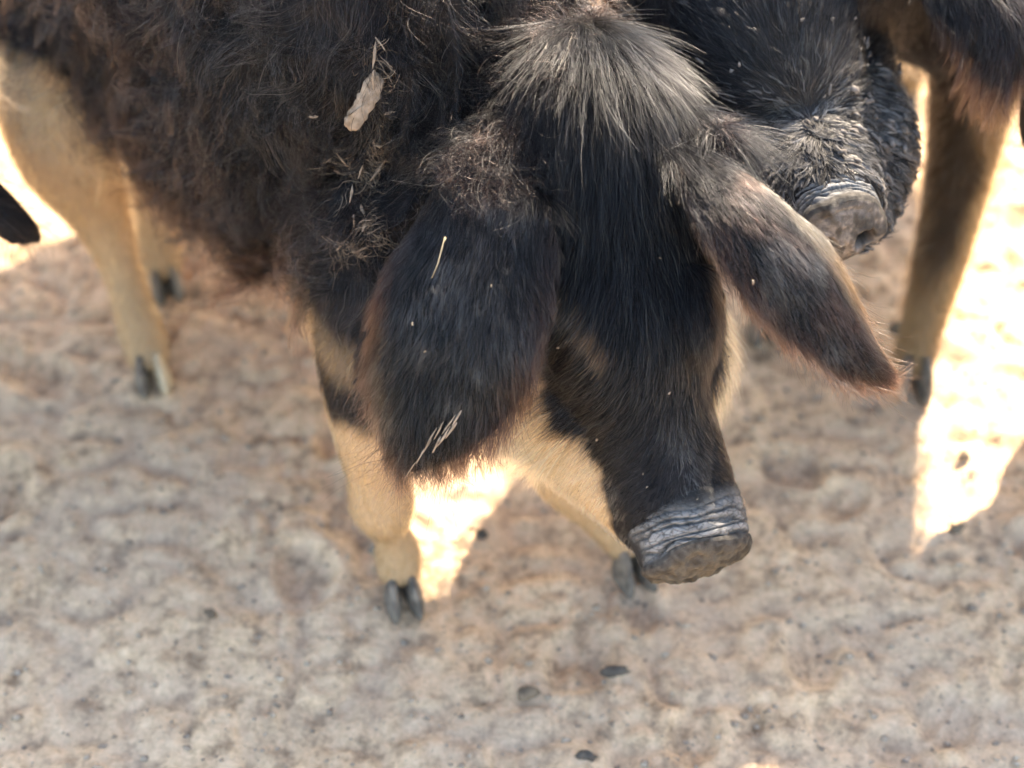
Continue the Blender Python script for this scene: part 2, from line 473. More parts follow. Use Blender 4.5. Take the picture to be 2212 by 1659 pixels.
# ------------------------------------------------------------------ small parts
def toe(parent, p, fwd, side, s, mat, name='hoof'):
    """one half of a cloven hoof: wedge with sloping front wall, flat inner side"""
    fwd = unit(A(fwd[0], fwd[1], 0)); lat = A(-fwd[1], fwd[0], 0)*side
    up = A(0, 0, 1); rings = []
    prof = [(-.004, .62, .60), (.006, .96, .98), (.020, .92, .90), (.034, .80, .74), (.047, .66, .55), (.054, .4, .3)]
    th = np.linspace(0, 2*np.pi, 16, endpoint=False)
    for z, wl, ww in prof:
        ln = .037*s*wl; wd = .0155*s*ww
        x = np.cos(th)*ln+.008*s*(1-z/.054)-.004*s
        pinch = 1-.45*sstep(.0, 1.0, np.cos(th))
        y = np.sin(th)*wd*pinch
        y = np.maximum(y, -wd*.55)
        rings.append(p+np.outer(x, fwd)+np.outer(y+.0155*s*.75, lat)+up*z*s)
    V, F = loft(np.array(rings))
    o = mesh_obj(name, V, F, mat, parent)
    return o
def feet(parent, foot, fwd, s=1.0, pale=False, dew=True):
    fwd = unit(A(fwd[0], fwd[1], 0)); lat = A(-fwd[1], fwd[0], 0)
    for sd in (1, -1):
        q = foot+fwd*.012*s
        toe(parent, A(q[0], q[1], gz(q[0], q[1])+.001), fwd+lat*sd*.16, sd, s, M_HOOFC if (pale and sd == 1) else M_HOOF)
        if dew:
            q = foot-fwd*.042*s+lat*sd*.024*s
            toe(parent, A(q[0], q[1], foot[2]+.045*s), -fwd*.3+lat*sd*.5, sd, s*.42, M_HOOF, 'dewclaw')
def eyeball(parent, c, r):
    th = np.linspace(0, 2*np.pi, 20, endpoint=False); ph = np.linspace(.06, np.pi-.06, 12)
    rings = np.array([c+r*np.stack([np.sin(a)*np.cos(th), np.sin(a)*np.sin(th), np.full_like(th, np.cos(a))], 1) for a in ph])
    V, F = loft(rings); return mesh_obj('eye', V, F, M_EYE, parent)
def worley(P, C):
    """distance to nearest and second nearest of C"""
    f1 = np.empty(len(P)); f2 = np.empty(len(P))
    for s in range(0, len(P), 4000):
        d = np.sqrt(((P[s:s+4000, None, :]-C[None])**2).sum(-1)); d.partition(1, axis=1)
        f1[s:s+4000] = d[:, 0]; f2[s:s+4000] = d[:, 1]
    return f1, f2
def build_snout(parent, tip, ax, dor, a0, b0, seed, discmud, wr_len=.062, disc_tilt=0.0, scale=1.0):
    """wrinkled end of the muzzle, flared rim and the flat disc with two nostrils. tip = centre of the disc, ax = pointing out of the nose"""
    rs = np.random.default_rng(seed)
    ax = unit(ax); dor = unit(dor-ax*np.dot(dor, ax)); lat = np.cross(ax, dor)
    NT, = (220,)
    th = np.linspace(0, 2*np.pi, NT, endpoint=False)          # 0 = right of the animal's dorsal plane, pi/2 = dorsal
    ss = np.concatenate([np.linspace(-wr_len-.012, -.006, 90), np.linspace(-.0055, .004, 14)])
    Tm, Sm = np.meshgrid(th, ss)
    dors = np.sin(Tm)
    # radius profile along the muzzle
    prof = np.interp(Sm, [-wr_len-.012, -wr_len, -.04, -.012, -.0075, -.004, 0, .004], [.94, 1.0, 1.02, .965, .925, .945, .95, .905])
    arc = Sm+.010*(np.cos(Tm)**2)*np.maximum(dors, 0)
    cells = np.stack([rs.uniform(-.12, .12, 420), rs.uniform(-.09, .02, 420), np.zeros(420)], 1)*A(1/.0085, 1/.0066, 1)
    uu = np.where(Tm > 1.5*np.pi, Tm-2*np.pi, Tm)-np.pi/2
    Q = np.stack([uu*.062, arc, np.zeros_like(arc)], -1)
    warp = fbm(Q, 60, 2, 3.0+seed)*.003
    f1, f2 = worley(((Q+warp[..., None])*A(1/.0085, 1/.0066, 1)).reshape(-1, 3), cells)
    crack = sstep(.0, .20, f2-f1).reshape(arc.shape)
    fold = np.zeros_like(arc)
    wav = .006*vnoise(Q, 34, seed)+.0022*vnoise(Q, 90, seed+2)
    for pos, wd, dp in ((-.050, .0016, .7), (-.039, .0017, 1.2), (-.0285, .0018, 1.3), (-.0195, .0016, 1.1), (-.0095, .0020, 1.5)):
        v = arc+wav*(1+.6*math.sin(pos*400))-pos*wr_len/.062
        fold = fold+dp*np.exp(-(v/wd)**2)
    onwr = sstep(.0, .55, dors+.25*vnoise(Q, 45, seed+6))*sstep(-wr_len-.004, -wr_len+.018, arc)*(1-sstep(-.0075, -.004, Sm))
    rad = prof+onwr*(.014*crack-.045*fold+.012*fbm(Q, 70, 2, seed+1))
    # disc: top leans with disc_tilt
    cth = np.stack([np.cos(th), np.sin(th), np.zeros_like(th)], 1)
    wob = 1+.06*vnoise(cth, 1.6, seed+.5)+.03*vnoise(cth, 4.5, seed+.2)+.055*np.cos(th)**4; axw = .007*vnoise(cth, 1.7, seed+3.3)+.003*vnoise(cth, 5, seed+7)
    rimw = sstep(-.012, -.002, Sm); rad = rad*(1+(wob-1)[None]*rimw)
    pts = tip+ (np.cos(Tm)*rad*a0)[..., None]*lat+(np.sin(Tm)*rad*b0)[..., None]*dor+(Sm+disc_tilt*np.sin(Tm)*sstep(-.04, 0, Sm)+axw[None]*rimw)[..., None]*ax
    rough = vnoise(pts, 300, seed)
    rings = list(pts)
    skin = []
    grey = A(.165, .160, .156); greyd = A(.026, .025, .025)
    c = grey*(0.8+.45*crack[..., None])*(1+.45*fbm(pts, 90, 2)[..., None])*(.55+.45*sstep(-wr_len, -wr_len*.55, arc+.008*fbm(pts, 60, 2))[..., None])
    k = np.clip(onwr*1.0, 0, 1)[..., None]
    c = greyd*(1-k)+c*k
    dirt = np.clip((.45+.55*crack)*(1-.85*np.clip(fold, 0, 1)), 0, 1)[..., None]
    c = c*(.40+.60*dirt*k+.60*(1-k))
    rim = (sstep(-.012, -.002, Sm+.004*fbm(pts, 80, 2, seed))*.9)[..., None]
    c = c*(1-rim)+A(.062, .055, .048)*(1+.6*rough[..., None])*rim
    cols = list(c)
    # disc face
    nost = [(.42, -.12), (-.42, -.12)]
    for q in np.linspace(.87, .03, 40):
        x = np.cos(th)*q; y = np.sin(th)*q
        dep = .0045+.012*(1-(q/.9)**2.5)-.002*np.exp(-((q-.70)/.06)**2)
        for nx_, ny_ in nost:
            rr = np.sqrt(((x-nx_)/.23)**2+((y-ny_)/.27)**2)
            dep = dep-.026*(1-sstep(.55, 1.05, rr))+.0022*np.exp(-((rr-1.25)/.25)**2)
        P3 = tip+np.outer(x*a0*wob, lat)+np.outer(y*b0*wob, dor)+np.outer(dep+disc_tilt*y+axw*q*q, ax)
        n1 = fbm(P3, 220, 3, seed); P3 = P3+np.outer(n1*.0013+.0032*fbm(P3, 70, 2, seed+2), ax)
        rings.append(P3)
        inn = np.zeros_like(x)
        for nx_, ny_ in nost: inn = np.maximum(inn, 1-sstep(.6, 1.0, np.sqrt(((x-nx_)/.23)**2+((y-ny_)/.27)**2)))
        mud = (.35+.65*sstep(-.25, .25, fbm(P3, 170, 3, seed+4)+.45*(.55-y)))[:, None]
        wet = sstep(-.05, .3, fbm(P3, 60, 2, seed+8))[:, None]*.75; cc = (A(.07, .062, .055)*(1-mud)+discmud*(1+.7*n1[:, None])*mud)*(1-wet)+A(.030, .026, .022)*wet; cc = cc*(1-.95*inn[:, None])
        cols.append(cc)
    V, F = loft(np.array(rings))
    o = mesh_obj('snout', V, F, M_SNOUT, parent)
    mesh_color(o.data, 'skin', np.clip(np.array(cols).reshape(-1, 3), .004, .9))
    return o
def blob_mesh(P, D, N, Ls, Ws, rs, flat=.6):
    """many tapered mud clots in one mesh: P roots, D directions, N normals"""
    V = []; F = []; o = 0; m = 7
    th = np.linspace(0, 2*np.pi, m, endpoint=False)
    for p, d, n, L, w in zip(P, D, N, Ls, Ws):
        b = np.cross(n, d); rings = []
        for t, r in ((0, .35), (.18, .85), (.42, 1.0), (.68, .85), (.88, .55), (1, .2)):
            rr = w*r*np.clip(1+.38*rs.standard_normal(m), .3, 2)
            c = p+d*(t-.25)*L+n*(.25*w+.25*L*t*(1-t))+b*w*.6*math.sin(t*3+p[0]*300)
            rings.append(c+np.outer(np.cos(th)*rr, b)+np.outer(np.sin(th)*rr*flat, n))
        v, f = loft(np.array(rings)); V.append(v); F += [tuple(i+o for i in q) for q in f]; o += len(v)
    return np.vstack(V), F

TC = -CF
def rim_col(c, n): return np.repeat(np.asarray(c)[None], n, 0)
def legtube(st, name): return Tube([(A(*s[:3]), s[3], s[4] if len(s) > 4 else s[3]) for s in st], up=(.02, -1, .02), name=name, nseg=20)

# ================================================================== first pig: head lowered towards the camera
def build_pig_one():
    root = empty('pig', (-.2, 1.5, 0))
    tag(root, 'black curly-haired pig with cream jowls and legs, head lowered in front', 'pig', 'hairy pigs')
    n = unit(TC+.26*CX+.05*CU)
    def dst(px, py, d, a, b): return (at(px, py, d)-n*b, a, b)
    skull = Tube([dst(1324, 130, 1.540, .066, .055), dst(1328, 164, 1.495, .080, .075), dst(1332, 215, 1.474, .086, .085), dst(1345, 330, 1.476, .089, .09), dst(1372, 520, 1.487, .096, .085), dst(1405, 700, 1.492, .098, .085),
                  dst(1432, 860, 1.522, .069, .068), dst(1464, 980, 1.535, .067, .061), dst(1494, 1080, 1.536, .067, .057), dst(1508, 1135, 1.545, .056, .046)], up=n, name='skull', power=2.3)
    jaw = Tube([(at(1150, 520, 1.74), .12, .11), (at(1235, 690, 1.66), .136, .10), (at(1312, 830, 1.635), .140, .085), (at(1362, 950, 1.625), .102, .067),
                (at(1412, 1060, 1.61), .071, .046), (at(1455, 1150, 1.59), .05, .034)], up=n, name='jaw')
    neck = Tube([(A(-.09, 1.51, .54), .14, .20), (A(-.005, 1.42, .47), .12, .17), (A(.065, 1.34, .44), .11, .14), (A(.10, 1.27, .44), .10, .10)], up=(0, 0, 1), name='neck', power=2.4)
    torso = Tube([(A(-.67, 2.04, .55), .11, .15), (A(-.55, 1.91, .55), .185, .235), (A(-.32, 1.67, .535), .215, .27), (A(-.15, 1.50, .52), .22, .285), (A(-.07, 1.42, .48), .165, .215),
                  (A(-.01, 1.36, .45), .10, .14)], name='torso', power=2.6)
    belly = Tube([(A(-.48, 2.07, .45), .10, .14), (A(-.39, 2.00, .40), .14, .18), (A(-.29, 1.90, .37), .15, .215), (A(-.18, 1.77, .37), .15, .215), (A(-.09, 1.66, .42), .10, .15)], name='belly')
    lf = legtube([(-.13, 1.32, .43, .10, .12), (-.15, 1.22, .35, .068, .08), (-.154, 1.165, .28, .046, .05), (-.152, 1.152, .21, .035), (-.149, 1.148, .155, .037), (-.143, 1.157, .10, .0215), (-.138, 1.158, .058, .028), (-.137, 1.15, .03, .027)], 'leg')
    rf = legtube([(.06, 1.30, .40, .09, .10), (.045, 1.23, .29, .06), (.045, 1.20, .21, .040), (.066, 1.195, .145, .036), (.10, 1.20, .085, .026), (.128, 1.20, .05, .030), (.142, 1.19, .03, .026)], 'leg')
    lh = legtube([(-.53, 1.80, .49, .13, .15), (-.572, 1.68, .40, .096, .105), (-.582, 1.63, .31, .070, .075), (-.562, 1.63, .215, .045, .052), (-.535, 1.595, .13, .027), (-.512, 1.545, .06, .031), (-.500, 1.515, .03, .028)], 'leg')
    rh = legtube([(-.42, 1.96, .47, .14, .17), (-.455, 1.89, .36, .10, .11), (-.495, 1.83, .25, .060, .065), (-.512, 1.78, .17, .043), (-.517, 1.745, .10, .034), (-.515, 1.722, .055, .032), (-.513, 1.706, .03, .028)], 'leg')
    nl = lambda x, z=0: unit(TC+x*CX+z*CU)
    ear_l = Ear([(at(1130, 395, 1.545), .050, nl(-.2, .5)), (at(1065, 400, 1.485), .062, nl(-.3, .4)), (at(1020, 540, 1.462), .081, nl(-.35, .2)), (at(965, 700, 1.452), .089, nl(-.4, 0)), (at(928, 815, 1.462), .086, nl(-.4, -.1)),
                 (at(900, 915, 1.475), .064, nl(-.4, -.2)), (at(880, 988, 1.49), .030, nl(-.4, -.2)), (at(872, 1012, 1.50), .006, nl(-.4, -.2))], bulge=.30, thick=.009)
    ear_r = Ear([(at(1490, 300, 1.53), .060, nl(.5, .4)), (at(1560, 360, 1.49), .062, nl(.5, .4)), (at(1637, 435, 1.462), .071, nl(.5, .3)), (at(1711, 533, 1.452), .069, nl(.5, .2)), (at(1783, 636, 1.46), .060, nl(.5, .1)),
                 (at(1848, 735, 1.475), .042, nl(.6, .0)), (at(1895, 790, 1.49), .021, nl(.6, .0)), (at(1925, 818, 1.50), .006, nl(.6, 0))], bulge=.40, thick=.009, skew=.35)
    eyes = []
    lumps = [Tube([(at(1020, 395, 1.50), .035, .03), (at(1090, 360, 1.52), .05, .04), (at(1200, 330, 1.57), .05, .05)], up=TC, name='earbase'),
             Tube([(at(1560, 315, 1.51), .022, .022), (at(1520, 335, 1.535), .042, .038), (at(1450, 330, 1.57), .05, .05)], up=TC, name='earbase'),
             Tube([(at(1222, 632, 1.512), .016, .014), (at(1252, 705, 1.500), .019, .016), (at(1292, 775, 1.512), .014, .012)], up=TC, name='brow'),
             Tube([(at(1505, 595, 1.506), .014, .012), (at(1508, 675, 1.502), .017, .013), (at(1515, 745, 1.512), .012, .01)], up=TC, name='brow')]
    def relief(P):
        # the coat lies in rolled locks: rounded ridges with narrow furrows between them
        r0 = np.minimum(torso.rel(P)[0], neck.rel(P)[0]); hd = np.minimum(skull.rel(P)[0], jaw.rel(P)[0])
        m_ = sstep(1.35, 1.1, r0)*sstep(1.15, 1.5, hd)
        wp = P+.020*np.stack([vnoise(P, 14, 1.0), vnoise(P, 14, 5.0), vnoise(P, 14, 9.0)], 1)
        a_ = 1-np.abs(vnoise(wp*A(1, 1, .6), 20, 3.7)); b_ = 1-np.abs(vnoise(wp, 42, 8.1))
        return m_*(.026*a_**2+.008*b_**2-.014)
    me = union_mesh('body', [skull, jaw, neck, torso, belly, lf, rf, lh, rh, ear_l, ear_r]+lumps, .0055, 5, relief)
    S = Surf(me)
    # ---- colouring by place on the animal
    rels = {}
    def regions(P):
        rs_ = [t.rel(P) for t in (skull, jaw, neck, torso, lf, rf, lh, rh)]
        return np.stack([r[0] for r in rs_], 1), rs_[0][1], rs_[3][1]
    def creaminess(P, N):
        """1 = cream, 0 = black"""
        rel, ks, kt = regions(P)
        reg = rel.argmin(1)
        nz = .010*fbm(P, 40, 2)
        c = np.zeros(len(P))
        dorsal = skull.c[ks]+skull.dor[ks]*skull.b[ks][:, None]
        below = -np.sum((P-dorsal)*n, 1)
        lat = np.sum((P-dorsal)*skull.lat[ks], 1)
        # height of the black mask below the dorsal midline along the skull
        q = np.clip((ks/(len(skull.c)-1)*9-1)/8, 0, 1)
        lim = np.interp(q, [0, .3, .45, .53, .62, .72, .82, .93, 1.0], [.25, .20, .105, .082, .047, .045, .057, .068, .085])+.018*(lat < 0)
        head = (rel[:, :2].min(1) < rel[:, 2:].min(1)+.25)
        c = np.where(head & (q > .35), sstep(-.004, .006, below-lim+nz), c)
        legz = np.array([0, 0, 0, 0, .305, .26, .46, .5])
        isleg = reg >= 4
        c = np.where(isleg, sstep(-.015, .02, legz[reg]-P[:, 2]+nz*1.5), c)
        c = np.where(isleg & (reg < 6), np.maximum(c, .3*sstep(.034, .006, np.abs(P[:, 2]-.372-nz*.6))*(N[:, 0] < -.3)), c)
        bel = (reg == 3) | (reg == 2)
        c = np.where(bel, sstep(.72, .86, -N[:, 2]+nz*8)*(P[:, 2] < .36), c)
        return c, rel, reg, q, below, lat
    cV, rel, reg, q, below, lat = creaminess(S.V, S.N)
    dl, il = ear_l.near(S.V); dr, ir = ear_r.near(S.V)
    m_el = sstep(.021, .017, dl)*(ear_l.grid[il, 3] > 5); m_er = sstep(.021, .017, dr)*(ear_r.grid[ir, 3] > 4)
    isear = np.maximum(m_el, m_er)
    cV = cV*(1-isear)
    tanpts = [S.hit(a0*(1-f)+a1*f, b0*(1-f)+b1*f)[0] for (a0, b0), (a1, b1) in (((1215, 635), (1250, 700)), ((1250, 700), (1300, 780))) for f in np.linspace(0, 1, 6)]
    def tanmask(P):
        m_ = np.zeros(len(P))
        for h in tanpts: m_ = np.maximum(m_, sstep(.0125, .006, np.linalg.norm(P-h, axis=1)))
        return m_
    skin = A(.012, .011, .012)*(1-cV[:, None])+A(.40, .27, .16)*cV[:, None]
    tv = tanmask(S.V)[:, None]*.35; skin = skin*(1-tv)+A(.17, .115, .072)*tv
    mesh_color(me, 'skin', skin)
    me.materials.append(M_SKIN)
    body = bpy.data.objects.new('body', me); COL.objects.link(body); attach(body, root)
    # ---- snout, eyes, hooves
    ax = unit(.283*CX-.959*CU+.16*TC)
    tip = at(1508, 1208, 1.572)
    sn = build_snout(root, tip, ax, n, .0625, .049, 4, A(.085, .070, .052), .060, -.010)
    if HAIR:
        S9 = Surf(sn.data); rs9 = np.random.default_rng(91); a9 = (S9.V-tip)@ax; d9 = (S9.V-tip)@n
        P, N = S9.sample(2600, (a9 < -.016)*sstep(-.012, -.052, a9)*(d9 > -.03)*1.0+.02*(a9 < -.012), rs9); N = np.where((np.sum(N*(P-tip+ax*.03), 1) < 0)[:, None], -N, N)
        D = unit(ax*.9+rs9.normal(0, .35, P.shape)); D = unit(D-N*np.sum(D*N, 1, keepdims=True)); g9 = A(.05, .048, .046)*np.ones((len(P), 1))
        make_hair('snout_bristles', sn, P, N, D, .0035+.0035*rs9.random(len(P)), g9*.3, g9*1.6, rad=.00009, lift=.5, endlift=.2, clump=.2, spacing=.006, messy=.3, seed=92, K=4)
    eyeball(root, S.hit(1196, 662)[0]-.007*TC, .012)
    eyeball(root, S.hit(1545, 645)[0]-.007*TC, .012)
    feet(root, A(-.134, 1.138, gz(-.134, 1.138)-.006), (.25, -1), .9)
    feet(root, A(.146, 1.18, gz(.146, 1.18)-.004), (.35, -1), .96)
    feet(root, A(-.498, 1.505, gz(-.498, 1.505)), (.3, -1), .92, True)
    feet(root, A(-.511, 1.70, gz(-.511, 1.70)), (.4, -1), .9)
    if not HAIR: return S
    # ---- hair
    rs = np.random.default_rng(21)
    pxd = lambda dx, dy, t=0.: CX*dx-CU*dy+TC*t      # a direction as it looks from the front
    lock = np.full(len(S.V), 9.0)
    for px, py in ((1322, 145), (1325, 175), (1328, 210), (1335, 270), (1345, 350), (1360, 450)):
        lock = np.minimum(lock, np.linalg.norm(S.V-S.hit(px, py)[0], axis=1))
    forelock = sstep(.092, .078, lock)*(skull.rel(S.V)[0] < 1.5)
    headm = ((reg <= 1) | (forelock > .5)) & (isear < .5)
    ctrl_head = []
    for px, py, dx, dy in ((1330, 150, .02, 1), (1260, 170, -.12, 1), (1400, 170, .15, 1), (1230, 160, -.18, 1), (1430, 160, .2, 1), (1290, 120, -.05, 1), (1370, 120, .1, 1), (1330, 260, .05, 1), (1250, 300, -.2, 1), (1440, 300, .25, 1), (1350, 420, .05, 1), (1260, 460, -.3, 1), (1460, 450, .3, 1),
                           (1370, 560, .05, 1), (1270, 600, -.5, 1), (1480, 580, .35, 1), (1395, 720, .1, 1), (1320, 760, -.5, 1), (1480, 730, .25, 1), (1200, 760, -1, .5), (1150, 830, -1, .4), (1240, 840, -.9, .5), (1560, 720, .5, 1), (1560, 820, .6, 1),
                           (1420, 830, -.2, 1), (1350, 880, -.8, .9), (1500, 860, .6, 1), (1455, 925, -.1, .5), (1400, 960, -1, .35), (1340, 1000, -1, .5), (1510, 960, 1, .3), (1560, 980, 1, .3),
                           (1470, 1030, -.3, .6), (1390, 1060, -.9, .7), (1330, 1090, -.8, .8), (1540, 1040, .9, .4), (1230, 930, -.8, .7), (1150, 920, -.7, .8), (1250, 1010, -.5, 1), (1330, 1120, -.4, 1), (1600, 760, .4, 1), (1080, 700, -.6, 1)):
        p, nn = S.hit(px, py); ctrl_head.append((p, pxd(dx, dy, -.1)))
    hr = dict(parent=body)
    def cols(P, c, black, blackt):
        c = c[:, None]; return black*(1-c)+CREAM*c, blackt*(1-c)+CREAMT*c
    # head: short at the snout, longer on the poll
    facing = .35+.65*(S.N@TC > -.2)
    w = headm*facing*(np.linalg.norm(S.V-tip, axis=1) > .04)
    P, N = S.sample(46000, w, rs)
    c, _, _, qq, bl, la = creaminess(P, N)
    al = np.sum((P-tip)*ax, 1); keep = (al < -.043-.014*rs.random(len(P))) | ((np.sum((P-tip)*n, 1) < .022) & (al < -.016))
    P, N, c, qq, bl = P[keep], N[keep], c[keep], qq[keep], bl[keep]
    D = flow(P, N, ctrl_head, .032)
    crown = sstep(.22, .05, qq)[:, None]; g_ = pxd(0, 1, .0); Dc = g_-N*(N@g_)[:, None]; D = unit(D*(1-crown)+unit(Dc)*crown)
    L = np.interp(qq, [0, .2, .35, .5, .62, .74, .85, 1], [.070, .072, .052, .034, .024, .013, .009, .006])
    L = L*(1+.6*sstep(.3, .9, c)*(qq < .9))*np.where(qq < .25, .55+.95*rs.random(len(P)), 1)
    dusty = np.clip(sstep(.05, .55, fbm(P, 28, 2, 4.4))+.9*sstep(.022, .004, np.abs(la[keep]+.004))*sstep(-.35, .2, fbm(P, 36, 2, 7.4)), 0, 1)*sstep(.60, .78, qq)
    hc, tc = cols(P, c, BLACK, BLACKT)
    dusty = np.clip(dusty+.7*sstep(.86, .97, qq), 0, 1); dm = (dusty*.85*(1-c))[:, None]; tc = tc*(1-dm)+A(.21, .20, .19)*dm; hc = hc*(1-dm*.6)+A(.10, .095, .09)*dm*.6
    tan = tanmask(P); L = L*(1-.5*tan)
    tan = tan*(.25+.65*rs.random(len(P))); hc = hc*(1-tan[:, None])+A(.20, .14, .085)*tan[:, None]; tc = tc*(1-tan[:, None])+A(.30, .22, .145)*tan[:, None]
    make_hair('head_hair', body, P, N, D, L, hc, tc, rad=np.interp(qq, [0, .6, .8, 1], [.00017, .00016, .00013, .00011]), lift=np.interp(qq, [0, .15, .5, .8], [.18, .18, .25, .35]), endlift=.06, bend_var=.15, curl=.02, clump=.55, spacing=.010, grav=.1, messy=np.interp(qq, [0, .3, .6, .9], [.07, .09, .14, .18]), seed=1, K=6)
    # curly crest between the ears
    crest = []
    for px, py in ((1110, 270), (1140, 200), (1170, 140), (1200, 60), (1140, 330), (1100, 370), (1180, 20), (1250, 20)):
        h, _n = S.hit(px, py); crest.append(h)
    cw = np.zeros(len(S.V))
    for h in crest: cw = np.maximum(cw, sstep(.055, .015, np.linalg.norm(S.V-h, axis=1)))
    P, N = S.sample(1000, cw, rs)
    D = flow(P, N, ctrl_head+[(S.hit(1130, 300)[0], pxd(-.7, .6)), (S.hit(1100, 390)[0], pxd(-.5, 1)), (S.hit(1570, 290)[0], pxd(.8, .5))], .04)
    hc = rim_col(BLACK*1.6, len(P)); tc = rim_col(RUST*.7, len(P))
    make_hair('crest_hair', body, P, N, D, .036+.02*rs.random(len(P)), hc, tc, rad=.00016, lift=1.0, endlift=.1, bend_var=1.2, curl=.10, turns=.9, clump=.30, spacing=.02, messy=.7, seed=2, K=12)
    # coat: wavy locks hanging on the flank
    tm = ((reg == 2) | (reg == 3) | ((reg >= 4) & (rel[:, 3] < 1.35))) & (isear < .5) & (forelock < .6)
    vis = .3+.7*((S.N@unit(TC+A(-.4, 0, 0))) > -.15)
    w = tm*vis*(.4+.6*sstep(1.9, 1.5, S.V[:, 1]))
    P, N = S.sample(52000, w, rs)
    c, *_ = creaminess(P, N)
    base = unit(A(-.25, .25, -1.0))
    D = unit(rim_col(base, len(P))-N*np.sum(N*base, 1, keepdims=True))
    swirl = 1.5*vnoise(P, 9, 3.3)+.9*vnoise(P, 19, 1.1)
    D = rot_about(D, N, swirl)
    hc, tc = cols(P, c, BLACK*1.15, BLACKT*1.3)
    rust = sstep(-.1, .6, fbm(P, 14, 2, 8.8))[:, None]*(1-c[:, None])
    tc = tc*(1-rust*.6)+RUST*.8*rust*.6
    make_hair('coat_hair', body, P, N, D, .052+.018*rs.random(len(P)), hc, tc, rad=.00018, lift=.6, endlift=-.05, bend=0, bend_var=1.5, curl=.045, turns=.9, clump=.92, spacing=.031, grav=.25, messy=.10, seed=3, K=11)
    # heavy wavy locks lying over the coat
    P, N = S.sample(15000, w, rs); c, *_ = creaminess(P, N); ok = c < .5; P, N = P[ok], N[ok]
    D = unit(rim_col(base, len(P))-N*np.sum(N*base, 1, keepdims=True)); D = rot_about(D, N, 1.4*vnoise(P, 8, 3.3))
    wc = np.exp(.5*vnoise(P, 25, 2.2))[:, None]*(.7+.6*rs.random((len(P), 1)))
    make_hair('wavy_hair', body, P+N*.004, N, D, .075, A(.0075, .0062, .0060)*wc, A(.017, .0105, .008)*wc, rad=.00020, lift=.65, endlift=-.12, bend_var=1.3, curl=.085, turns=1.15, clump=.97, spacing=.040, grav=.2, messy=.04, seed=9, K=14, pale=.03, palecol=(.07, .05, .04))
    # long loose locks on the flank and along the belly edge
    lw = tm*sstep(.25, .0, np.abs(S.N@TC-.25))*sstep(.62, .5, S.V[:, 2])
    P, N = S.sample(5200, lw, rs); c, *_ = creaminess(P, N)
    D = unit(A(-.15, .1, -1)-N*np.sum(N*A(-.15, .1, -1), 1, keepdims=True)); D = rot_about(D, N, 1.3*vnoise(P, 11, 7.7))
    hc, tc = cols(P, c*.3, BLACK*1.2, RUST*.8)
    make_hair('lock_hair', body, P, N, D, .075, hc, tc, rad=.00018, lift=.5, endlift=.0, bend_var=1.7, curl=.05, turns=1.0, clump=.85, spacing=.034, grav=.5, messy=.2, seed=4, K=12)
    # curled tuft hanging at the elbow, below the belly line
    tw = sstep(.032, .012, np.linalg.norm(S.V-S.hit(600, 545)[0], axis=1))
    P, N = S.sample(700, tw, rs); D = unit(rim_col(A(-.5, .1, -1.), len(P))-N*(N@A(-.5, .1, -1.))[:, None])
    make_hair('elbow_tuft', body, P, N, D, .105, rim_col(BLACK*2, len(P)), rim_col(RUST*.7, len(P)), rad=.00018, lift=.7, endlift=.3, bend=-3.6, bend_var=.8, curl=.04, turns=1., clump=.85, spacing=.02, grav=.2, messy=.1, seed=12, K=16)
    # ears
    for ear, dd, ii, mk, sd, flo in ((ear_l, dl, il, m_el, 5, (-.25, 1)), (ear_r, dr, ir, m_er, 6, (.8, .75))):
        outer = np.clip(np.sum(S.N*ear.m[ear.grid[ii, 3].astype(int)], 1), -.2, 1)
        P, N = S.sample(27000, mk*(.35+.65*(outer > 0)), rs)
        d2, i2 = ear.near(P); k2 = ear.grid[i2, 3].astype(int); u = ear.grid[i2, 4]
        s = k2/(len(ear.c)-1)
        side = np.sign(u)*np.abs(u)**1.5
        T = ear.t[k2]+ear.e[k2]*(side*.55)[:, None]
        T = T-N*np.sum(T*N, 1, keepdims=True); D = unit(T); D = rot_about(D, N, .35*vnoise(P, 22, 5.0))
        edge = np.abs(u)
        L = .015+.012*s+.022*sstep(.72, 1, edge)*sstep(.15, .5, s)+(.030 if sd == 5 else .004)*sstep(.7, 1, s)+(.010*sstep(.35, .7, s)*sstep(.55, .9, edge) if sd == 5 else 0)
        tipm = np.clip(sstep(.55, 1, edge)*.8*sstep(.1, .5, s)+sstep(.7, 1, s)*.7, 0, .95)[:, None]
        dust = sstep(-.1, .5, fbm(P, 30, 2, 1.7))[:, None]*(1-tipm)
        hc = BLACK*np.ones((len(P), 1))*(1-.4*tipm)+RUST*.45*tipm
        tc = BLACKT*(1-tipm)+RUST*1.1*tipm
        if sd == 6:
            rw = sstep(-.2, .5, fbm(P, 26, 2, 3.1))[:, None]; tc = tc*(1-rw*.7)+RUST*1.25*rw*.7
        tc = tc*(1-dust*.45)+GREYT*dust*.45
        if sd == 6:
            sun_edge = (sstep(-.15, -.7, u)*sstep(.75, .3, s)*.85)[:, None]; tc = tc*(1-sun_edge)+A(.42, .33, .23)*sun_edge; hc = hc*(1-sun_edge)+A(.22, .165, .115)*sun_edge  # painted sunlight: hair tinted paler along the upper edge near the base
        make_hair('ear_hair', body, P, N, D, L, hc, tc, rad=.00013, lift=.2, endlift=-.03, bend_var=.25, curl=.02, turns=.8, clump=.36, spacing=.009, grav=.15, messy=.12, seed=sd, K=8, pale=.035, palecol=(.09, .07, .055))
    # fuzzy pale hair at the roots of the ears
    bw = np.zeros(len(S.V))
    for px, py, r in ((1020, 370, .05), (1070, 350, .05), (1580, 290, .03)):
        bw = np.maximum(bw, sstep(r, r*.4, np.linalg.norm(S.V-S.hit(px, py)[0], axis=1)))
    P, N = S.sample(1500, bw, rs); D = unit(np.cross(N, rs.standard_normal(P.shape)))
